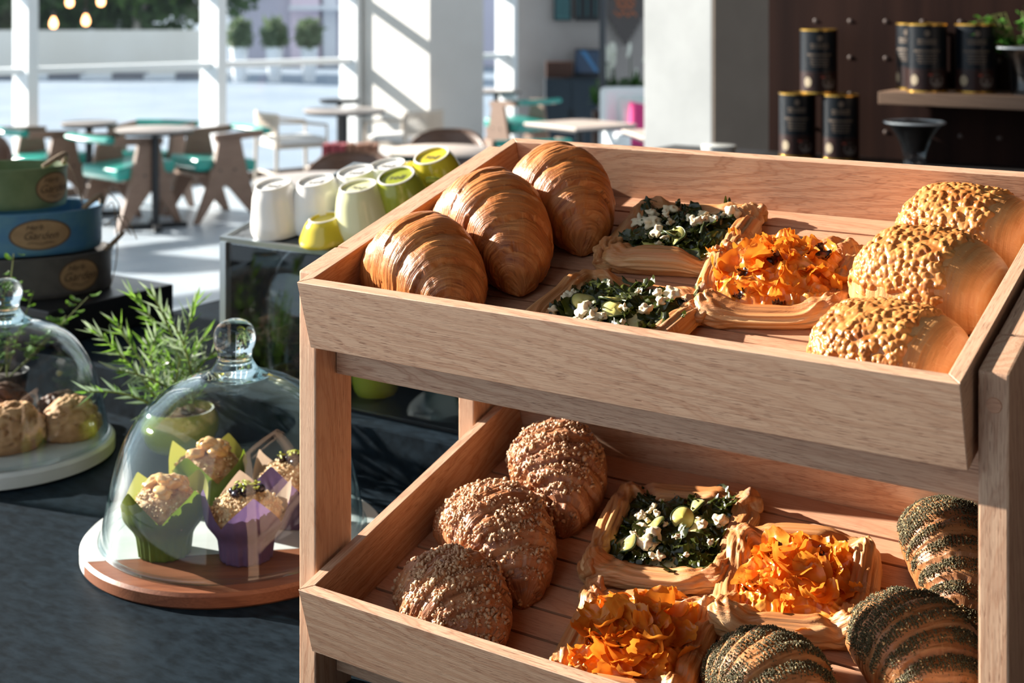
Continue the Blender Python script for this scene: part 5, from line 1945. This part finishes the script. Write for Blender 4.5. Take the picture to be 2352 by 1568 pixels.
SOFA = noisy('white_upholstery', (0.86, 0.90, 0.91), (0.90, 0.93, 0.94), 60.0, 0.85)
so = thing('sofa', 'white upholstered sofa beside the concrete column', 'sofa', (gx(1500, 11.9), 11.9, 0), math.radians(8))
MB().box((0.1, 0.28, 0.58), (1.0, 0.20, 0.70), bevel=0.06, seg=4).build('backrest', SOFA, so)
MB().box((0.1, -0.05, 0.30), (1.0, 0.62, 0.26), bevel=0.05, seg=4).build('seat', SOFA, so)
for x in (-0.34, 0.54):
    MB().box((x, 0.0, 0.36), (0.14, 0.72, 0.44), bevel=0.05, seg=4).build('armrest', SOFA, so)
for (x, y) in ((-0.3, -0.28), (0.5, -0.28), (-0.3, 0.3), (0.5, 0.3)):
    MB().box((x, y, 0.085), (0.05, 0.05, 0.17)).build('leg', IRON, so, smooth=False)
PINK = new_mat('pink_fabric', (0.72, 0.055, 0.24), 0.8)
PAT = noisy('leaf_print_fabric', (0.80, 0.84, 0.82), (0.42, 0.66, 0.60), 9.0, 0.85, lo=0.55, hi=0.75)
CRM = new_mat('cream_fabric', (0.78, 0.74, 0.62), 0.85)


def cushion(label, mat, M, w=0.40, h=0.40, d=0.13):
    n = 22
    g = np.linspace(-1, 1, n)
    X, Y = [q.ravel() for q in np.meshgrid(g, g, indexing='ij')]
    z = d / 2 * (np.clip(1 - np.abs(X) ** 2.6, 0, 1) * np.clip(1 - np.abs(Y) ** 2.6, 0, 1)) ** 0.5
    pin = 1 - 0.06 * (1 - np.abs(X)) * np.abs(Y) ** 2 - 0.06 * (1 - np.abs(Y)) * np.abs(X) ** 2
    top = np.c_[X * w / 2 * pin, z, Y * h / 2 * pin]
    bot = np.c_[X * w / 2 * pin, -z, Y * h / 2 * pin]
    F = grid_faces(n, n)
    V = np.r_[top, bot]
    Fb = F[:, ::-1] + n * n
    o = mesh_np('cushion', V, np.r_[F, Fb], mat, None, M)
    tag(o, label, 'cushion', 'cushions on the sofa')


SB = Matrix.Translation((gx(1500, 11.9), 11.9, 0)) @ R('Z', 8)
cushion('white leaf-print cushion leaning on the sofa back', PAT, SB @ T(-0.06, 0.09, 0.645) @ R('X', -14), 0.42, 0.42)
cushion('cream cushion between the leaf-print cushion and the column', CRM, SB @ T(0.34, 0.10, 0.645) @ R('X', -14), 0.40, 0.40)
cushion('bright pink cushion at the front of the sofa', PINK, SB @ T(-0.04, -0.10, 0.61) @ R('X', -24) @ R('Y', 10), 0.42, 0.40)

LILY_LEAF = leaf_mat('lily_leaf', (0.02, 0.07, 0.012), (0.05, 0.13, 0.02), 0.3, 0.35)
LILY_WHITE = leaf_mat('lily_flower', (0.75, 0.78, 0.66), (0.85, 0.86, 0.80), 0.3, 0.5)
ly = thing('peace_lily', 'peace lily with white flowers in a planter behind the sofa', 'potted plant', (gx(1437, 12.9), 12.9, 0))
MB().box((0, 0, 0.33), (0.62, 0.28, 0.66), bevel=0.01).build('planter_box', DKWOOD, ly, smooth=False)
LLM = [proto('lily_leaf', *leaf_geo(820 + k, 0.26, 0.045, 0.01, 0.9, 10, 5, 0.004), LILY_LEAF) for k in range(3)]
FLM = [proto('lily_flower', *leaf_geo(830 + k, 0.14, 0.038, 0.004, 0.6, 10, 5, 0.0), LILY_WHITE) for k in range(2)]
for k in range(40):
    r_ = random.Random(k)
    share(LLM[k % 3], 'leaf', ly, T(r_.uniform(-.3, .3), r_.uniform(-.12, .12), r_.uniform(0.70, 0.92)) @ R('Z', r_.uniform(0, 360)) @ R('Y', r_.uniform(-60, 10)))
for k in range(11):
    r_ = random.Random(100 + k)
    x, y, z = r_.uniform(-.25, .25), r_.uniform(-.1, .1), r_.uniform(0.98, 1.24)
    s_ = MB().tube([(x * 0.7, y, 0.66), (x, y, z - 0.06)], 0.005, 5).build('flower_stalk', LILY_LEAF, ly)
    share(FLM[k % 2], 'flower', s_, T(x, y, z) @ R('Z', r_.uniform(0, 360)) @ R('Y', -80))

# bulbs hung to stand in for lamp reflections in the window glass
BULB = new_mat('filament_bulb', (1.0, 0.62, 0.34), 0.3, emit=(1.0, 0.42, 0.16), emit_s=6.0)
for k, (u, v, lab) in enumerate([(123, 52, 'glowing bulb standing in for a lamp reflection, lowest before the window'), (197, 46, 'glowing bulb standing in for a lamp reflection, just beside the lowest one'), (160, 3, 'glowing bulb standing in for a lamp reflection, above the lowest two'), (232, 1, 'glowing bulb standing in for a lamp reflection, cut by the picture top')]):
    y = 9.4
    z = CAM_Z - (v - 7.35) / F_PX * y
    b = thing('reflection_bulb', lab, 'lamp', (gx(u, y), y, z), group='bulbs standing in for reflections')
    MB().lathe(smooth_prof([(0.0, -0.040), (0.018, -0.034), (0.027, -0.010), (0.020, 0.018), (0.011, 0.034), (0.011, 0.040), (0.0, 0.040)], 3), 20).build('bulb', BULB, b)
    MB().lathe([(0.0, 0.040), (0.013, 0.040), (0.012, 0.075), (0.0, 0.078)], 16).build('socket', IRON, b)
    MB().tube([(0, 0, 0.078), (0, 0, 7.0 - z)], 0.0022, 6).build('cord', IRON, b)

# ------------------------------------------------------------------ back bar wall with shelves
MBW = Matrix.Translation((0.887, 4.6, 0)) @ Matrix.Rotation(RACK_YAW, 4, 'Z')     # x along the wall, -y towards the counter
WALNUT = noisy('walnut_panel', (0.015, 0.0055, 0.004), (0.030, 0.012, 0.008), 2.2, 0.6, stretch=(6, 6, 0.35), detail=6, spec=0.08)
SHELFW = wood('shelf_oak', (0.30, 0.19, 0.125), (0.22, 0.13, 0.085), (0.1, 0.06, 0.04), 0.5, pores=False)
bw = struct(MB().box((2.97, 0.03, 3.5), (6.0, 0.06, 7.0)).build('wall_right', WALNUT, matrix=MBW, smooth=False), 'dark walnut back bar wall studded with pegs')
PEG = new_mat('peg', (0.07, 0.04, 0.03), 0.45)
pg = None
for i in range(18):
    for j in range(9):
        M = T(0.135 + 0.118 * i, 0.0, 1.258 + 0.118 * j) @ R('X', 90)
        if pg is None:
            pg = MB().lathe([(0.0, 0.003), (0.004, 0.003), (0.008, 0.001), (0.008, -0.001), (0.0, -0.001)], 16).build('peg', PEG, bw, matrix=M)
        else:
            share(pg, 'peg', bw, M)
BACK_Z = 1.177
bb = MB().box((0.92, -0.40, BACK_Z / 2), (2.6, 0.78, BACK_Z), bevel=0.004).build('back_counter', new_mat('back_counter_black', (0.012, 0.010, 0.010), 0.45), matrix=MBW, smooth=False)
tag(bb, 'dark back counter in front of the walnut wall', 'counter')
SHELF_Z = 1.404
sh = MB().box((1.10, -0.13, SHELF_Z - 0.019), (1.33, 0.258, 0.038), bevel=0.003).build('wall_shelf', SHELFW, matrix=MBW, smooth=False)
tag(sh, 'brown wooden shelf fixed to the walnut wall', 'shelf')

TIN_BLACK = new_mat('cocoa_tin_black', (0.006, 0.008, 0.011), 0.30, spec=0.25)
TIN_BROWN = new_mat('cocoa_tin_brown', (0.028, 0.012, 0.010), 0.35, spec=0.25)
GOLD = new_mat('gold_rim', (0.62, 0.36, 0.07), 0.25, 0.9)
PRINTC = new_mat('cream_print', (0.15, 0.105, 0.072), 0.6)
SEALC = new_mat('cream_seal', (0.33, 0.26, 0.165), 0.6)
CUPC = new_mat('printed_cup', (0.15, 0.125, 0.11), 0.5)
REDC = new_mat('printed_red', (0.30, 0.05, 0.03), 0.5)


def cocoa_tin():
    t = thing('cocoa_tin', 'x', 'tin')
    r, H = 0.058, 0.205
    MB().lathe([(0.0, 0.006), (r, 0.006), (r, 0.070), (0.0, 0.070)], 48).build('brown_band', TIN_BROWN, t)
    MB().lathe([(0.0, 0.0702), (r, 0.0702), (r, H - 0.006), (0.0, H - 0.006)], 48).build('body', TIN_BLACK, t)
    MB().lathe([(0.0, 0.0), (r + 0.0015, 0.0), (r + 0.0015, 0.0058), (0.0, 0.0058)], 48).build('bottom_rim', GOLD, t)
    MB().lathe([(0.0, H - 0.0058), (r + 0.0015, H - 0.0058), (r + 0.0015, H - 0.001), (r - 0.001, H), (r - 0.004, H - 0.003), (0.0, H - 0.003)], 48).build('lid', GOLD, t)

    def wrap(x, z, off=0.0006):
        a = -math.pi / 2 + x / r
        return ((r + off) * math.cos(a), (r + off) * math.sin(a), z)

    def patch(name, x0, x1, z0, z1, mat, off=0.0006, n=8):
        V = [wrap(x0 + (x1 - x0) * i / n, z, off) for z in (z0, z1) for i in range(n + 1)]
        F = [(i, i + 1, n + 2 + i, n + 1 + i) for i in range(n)]
        MB().add(V, F).build(name, mat, t)

    def oval(name, x, z, rx, rz, mat, off=0.0006, n=20):
        V = [wrap(x, z, off)] + [wrap(x + rx * math.cos(2 * math.pi * i / n), z + rz * math.sin(2 * math.pi * i / n), off) for i in range(n)]
        MB().add(V, [(0, 1 + i, 1 + (i + 1) % n) for i in range(n)]).build(name, mat, t)
    oval('emblem', 0.0, 0.176, 0.0085, 0.0095, PRINTC)
    # rows of small print too soft to read: broken dashes
    r_ = random.Random(4)
    for (z, w, h) in ((0.156, 0.058, 0.0055), (0.147, 0.056, 0.0055), (0.124, 0.080, 0.006), (0.113, 0.062, 0.0035), (0.105, 0.056, 0.0035), (0.097, 0.060, 0.0035), (0.089, 0.050, 0.0035)):
        x = -w / 2
        while x < w / 2:
            l_ = r_.uniform(0.003, 0.007)
            patch('print_dash', x, min(x + l_, w / 2), z - h / 2, z + h / 2, PRINTC, n=2)
            x += l_ + 0.0016
    oval('seal', -0.040, 0.037, 0.013, 0.016, SEALC)
    oval('cup_picture', 0.030, 0.036, 0.022, 0.020, CUPC)
    oval('cup_opening', 0.030, 0.048, 0.017, 0.006, TIN_BROWN, 0.0009)
    patch('red_flash', 0.004, 0.016, 0.050, 0.056, REDC, 0.0009)
    return t


ctin = cocoa_tin()
ctin['fresh'] = 1


def on_wall(x, y, z, rot=0):
    p = MBW @ Vector((x, y, z))
    return p, math.degrees(RACK_YAW) + rot


for (x, y, z, rot, lab) in [
        (0.118, -0.11, BACK_Z, 20, 'black cocoa tin at the bottom of the pyramid, next to the column'),
        (0.262, -0.11, BACK_Z, 22, 'black cocoa tin at the bottom of the pyramid, under the shelf end'),
        (0.190, -0.11, BACK_Z + 0.2055, 24, 'black cocoa tin on top of the pyramid'),
        (0.560, -0.185, SHELF_Z, 18, 'black cocoa tin at the front of the shelf'),
        (0.490, -0.072, SHELF_Z, -10, 'black cocoa tin behind the front one on the shelf'),
        (0.690, -0.135, SHELF_Z, 20, 'black cocoa tin under the trailing herb on the shelf')]:
    p, rz = on_wall(x, y, z + 0.0004)
    place_copy(ctin, p.x, p.y, rz + rot, lab, 'black cocoa tins', z=p.z)

BEAN = noisy('cocoa_nibs', (0.010, 0.006, 0.005), (0.035, 0.020, 0.015), 200.0, 0.5)
GOB = clear_glass('goblet_glass', (0.93, 0.95, 0.96), 1.5, 0.0, 1.5)


def goblet(x, y, z, H, label, Rr=0.088):
    p, rz = on_wall(x, y, z + 0.0004)
    t = thing('glass_goblet', label, 'goblet', p, group='glass goblets of cocoa nibs')
    s = H / 0.15
    op = smooth_prof([(0.046, 0.0), (0.046, 0.004), (0.036, 0.012 * s), (0.031, 0.040 * s), (0.034, 0.065 * s), (0.046, 0.098 * s), (0.064, 0.128 * s), (Rr - 0.004, 0.145 * s), (Rr, 0.148 * s)], 4)
    ip = [(max(r - 0.004, 0.003), zz + 0.0015) for r, zz in op if zz > 0.05 * s]
    MB().lathe([(0.0, 0.0)] + op + list(reversed(ip)) + [(0.0, 0.055 * s)], 56).build('bowl', GOB, t)
    rim = [(Rr - 0.002 + 0.0032 * math.cos(w), 0.148 * s + 0.0032 * math.sin(w)) for w in np.linspace(0, 2 * math.pi, 10, endpoint=False)]
    MB().lathe(rim, 56, close=True).build('rim', new_mat('glass_rim', (0.75, 0.80, 0.82), 0.1, coat=0.5), t)
    fill = [(max(r - 0.0048, 0.002), zz + 0.002) for r, zz in op if 0.06 * s < zz < 0.142 * s]
    f = MB().lathe([(0.0, 0.058 * s)] + fill + [(fill[-1][0] * 0.6, fill[-1][1] + 0.008), (0.0, fill[-1][1] + 0.011)], 48).build('cocoa_nibs', BEAN, t)
    f['kind'] = 'stuff'
    r_ = np.random.RandomState(int(H * 1000))
    a, q = r_.rand(420) * 6.28, np.sqrt(r_.rand(420)) * (fill[-1][0] - 0.004)
    P = np.c_[q * np.cos(a), q * np.sin(a), fill[-1][1] + 0.010 * (1 - (q / fill[-1][0]) ** 2)]
    scatter_bits('loose_nibs', P, np.tile([0, 0, 1.0], (420, 1)), 0.0022 + 0.002 * r_.rand(420), (OCT_V, OCT_F), BEAN, t, 3)
    return t


goblet(0.585, -0.38, BACK_Z, 0.152, 'glass goblet of cocoa nibs on the back counter under the shelf', 0.086)
goblet(0.845, -0.165, SHELF_Z, 0.138, 'glass goblet of cocoa nibs on the shelf below the herb', 0.084)

p, rz = on_wall(0.80, -0.045, SHELF_Z + 0.0004)
hp = thing('potted_herb', 'trailing green herb in a dark pot at the end of the shelf', 'potted plant', p)
MB().lathe([(0.0, 0.0), (0.030, 0.0), (0.038, 0.11), (0.034, 0.11), (0.033, 0.10), (0.0, 0.10)], 32).build('pot', BLACK, hp)
HERB2 = leaf_mat('bright_herb_leaf', (0.05, 0.20, 0.02), (0.12, 0.34, 0.05), 0.35, 0.45)
HL = [proto('herb_leaf', *leaf_geo(860 + k, 0.026, 0.009, 0.002, 0.6, 7, 5, 0.001), HERB2) for k in range(3)]
for k in range(22):
    r_ = random.Random(1000 + k)
    a = r_.uniform(0, 6.28)
    rd = r_.uniform(0.04, 0.15)
    top = Vector((rd * math.cos(a) - 0.03, rd * math.sin(a) * 0.5 - 0.04, r_.uniform(0.12, 0.26)))
    s_ = MB().tube([(0, 0, 0.10), (top.x * 0.5, top.y * 0.5, 0.11 + (top.z - 0.10) * 0.8 + 0.03), top], [0.0016, 0.0012, 0.0008], 5).build('stem', STEM, hp)
    for j in range(9):
        q = 0.3 + 0.7 * j / 8
        pp_ = Vector((top.x * q, top.y * q, 0.11 + (top.z - 0.11) * q + 0.02 * math.sin(q * 3.1)))
        share(HL[j % 3], 'leaf', s_, T(*pp_) @ R('Z', r_.uniform(0, 360)) @ R('Y', r_.uniform(-40, 30)) @ T(0.012, 0, 0) @ Matrix.Scale(r_.uniform(0.7, 1.2), 4))

# yellow bowl on the back counter
bl = thing('bowl', 'white bowl with yellow inside, just above the tray back board', 'bowl', (0.61, 4.06, BACK_Z + 0.0004))
MB().lathe(smooth_prof([(0.022, 0.0), (0.030, 0.004), (0.046, 0.040), (0.052, 0.074)], 4) + [(0.0495, 0.075)], 48).build('outside', MUG_WHITE, bl)
MB().lathe([(0.0495, 0.0745), (0.0475, 0.062), (0.042, 0.036), (0.027, 0.010), (0.0, 0.008)], 48).build('inside', MUG_YELLOW, bl)

# ------------------------------------------------------------------ unseen walls, added to block sky fill from behind right
GREYW = noisy('light_block_paint', (0.20, 0.17, 0.15), (0.24, 0.20, 0.18), 2.0, 0.8)
struct(MB().box((6.0, -2.6, 3.5), (0.1, 5.2, 7.0)).build('wall_block_side', GREYW, matrix=MBW, smooth=False), 'unseen side wall added to block sky light')

struct(MB().box((3.7, -5.25, 3.5), (4.6, 0.1, 7.0)).build('wall_block_back', GREYW, matrix=MBW, smooth=False), 'unseen back wall added to block sky light')

# ------------------------------------------------------------------ unseen ceiling, added to cut the sky fill indoors
struct(MB().box((-3.4, -7.9, 7.15), (14.0, 15.8, 0.2)).build('ceiling', new_mat('ceiling_paint', (0.30, 0.29, 0.28), 0.8), matrix=MW, smooth=False), 'unseen plain ceiling added to cut sky light')

# ------------------------------------------------------------------ outside
ASPHALT = noisy('sunlit_paving', (0.20, 0.26, 0.33), (0.26, 0.32, 0.39), 0.6, 0.8, detail=5)
struct(MB().box((4, 31, -0.08), (110, 61.5, 0.12)).build('street', ASPHALT, matrix=MW, smooth=False), 'bright street outside the windows')
BEIGE = noisy('beige_render', (0.82, 0.77, 0.68), (0.88, 0.84, 0.76), 0.7, 0.85)
MO = Matrix.Translation((0, 32.5, 0)) @ R('Z', 2)
struct(MB().box((-15.8, 0.0, 0.52), (17.5, 0.35, 1.04)).build('garden_wall', BEIGE, matrix=MO, smooth=False), 'low beige wall across the street')
KB = [new_mat('kerb_white', (0.75, 0.77, 0.78), 0.8), new_mat('kerb_dark', (0.20, 0.20, 0.22), 0.8)]
kr = struct(MB().box((-15, -1.4, 0.03), (18, 0.5, 0.10)).build('kerb', KB[0], matrix=MO, smooth=False), 'painted kerb in dark and light blocks across the street')
kk = None
for i in range(12):
    M = T(-22.6 + 1.4 * i, -1.42, 0.05)
    if kk is None:
        kk = MB().box((0, 0, 0), (0.7, 0.5, 0.14)).build('kerb_block', KB[1], kr, smooth=False, matrix=M)
    else:
        share(kk, 'kerb_block', kr, M)
HEDGE = leaf_mat('hedge_leaf', (0.03, 0.07, 0.02), (0.09, 0.16, 0.05), 0.25, 0.6)
CROWN = leaf_mat('tree_leaf', (0.10, 0.22, 0.04), (0.26, 0.42, 0.12), 0.4, 0.6)
BARK = new_mat('pale_bark', (0.42, 0.38, 0.33), 0.8)


def foliage(name, parent, mat, c, s, n, size, seed):
    r_ = np.random.RandomState(seed)
    d = r_.normal(size=(n, 3))
    d /= np.linalg.norm(d, axis=1)[:, None]
    P = d * (r_.rand(n, 1) ** 0.4) * np.array(s) + np.array(c)
    V, F = [], []
    q = r_.normal(size=(n, 2, 3)) * size
    V = np.stack([P, P + q[:, 0], P + q[:, 0] * 0.4 + q[:, 1]], axis=1).reshape(-1, 3)
    F = np.arange(3 * n).reshape(-1, 3)
    o = mesh_np(name, V, F, mat, parent, smooth=False)
    o['kind'] = 'stuff'
    return o


hd = foliage('hedge', None, HEDGE, (-15.2, 33.6, 1.75), (9.0, 0.9, 1.2), 16000, 0.16, 5)
tag(hd, 'dark green clipped hedge above the beige wall', 'hedge')
for k, (x, y, s, lab) in enumerate([(-9.1, 33.2, 1.6, 'young tree with a forked pale trunk behind the beige wall'), (-13.4, 34.4, 2.0, 'leafy tree behind the hedge')]):
    tr = thing('street_tree', lab, 'tree', (x, y, 0), group='trees across the street')
    MB().tube([(0, 0, 0), (0.05, 0, 1.3)], [0.12, 0.09], 10).build('trunk', BARK, tr)
    for (dx, dz) in ((-0.6, 2.6), (0.7, 2.7), (0.1, 3.0)):
        MB().tube([(0.05, 0, 1.25), (dx * 0.5, 0.05, 1.9), (dx, 0.0, dz)], [0.08, 0.05, 0.03], 8).build('branch', BARK, tr)
    foliage('crown', tr, CROWN, (0, 0, 2.9), (1.6 * s * 0.7, 1.2, 1.3), 5000, 0.13, 9 + k)

MAUVE = new_mat('mauve_wall', (0.60, 0.56, 0.66), 0.8)
PINKW = new_mat('pink_render', (0.84, 0.70, 0.80), 0.8)
PALEW = new_mat('pale_render', (0.80, 0.80, 0.84), 0.8)
bd = thing('building', 'mauve and pink street building seen through the far window', 'building', (0, 36, 0))
MB().box((-2.4, 2.0, 3.2), (10.2, 3.0, 6.4)).build('mauve_wall', MAUVE, bd, smooth=False)
for (x, w, mt, nm_) in ((-5.45, 0.75, PINKW, 'pink_pier'), (-4.8, 0.35, PALEW, 'pale_pier'), (-3.6, 0.28, PINKW, 'pink_pier'), (-2.2, 0.5, PALEW, 'pale_pier')):
    MB().box((x, 0.35, 3.2), (w, 0.3, 6.4)).build(nm_, mt, bd, smooth=False)
for (x, z) in ((-6.8, 2.6), (-4.2, 2.6), (-2.9, 2.6)):
    w_ = MB().box((x, 0.46, z), (1.0, 0.06, 1.4)).build('shop_window', new_mat('shop_glass', (0.25, 0.28, 0.38), 0.1), bd, smooth=False)
MB().box((-3.5, 0.2, 1.55), (4.6, 0.9, 0.12)).build('awning', PALEW, bd, smooth=False)
WPOT = new_mat('white_planter', (0.82, 0.84, 0.86), 0.6)
TOPI = leaf_mat('topiary_leaf', (0.10, 0.16, 0.08), (0.22, 0.28, 0.16), 0.3, 0.6)
for k, x in enumerate((-5.85, -5.10, -4.35)):
    tp = thing('street_planter', ['white street planter with clipped bush nearest the mullion', 'white street planter with clipped bush in the middle', 'white street planter with clipped bush nearest the pink building'][k], 'planter', (x, 29.5, -0.02), group='street planters')
    MB().lathe([(0.0, 0.0), (0.13, 0.0), (0.19, 0.75), (0.16, 0.75), (0.15, 0.68), (0.0, 0.68)], 28).build('pot', WPOT, tp)
    foliage('bush', tp, TOPI, (0, 0, 1.02), (0.26, 0.26, 0.34), 1600, 0.06, 70 + k)
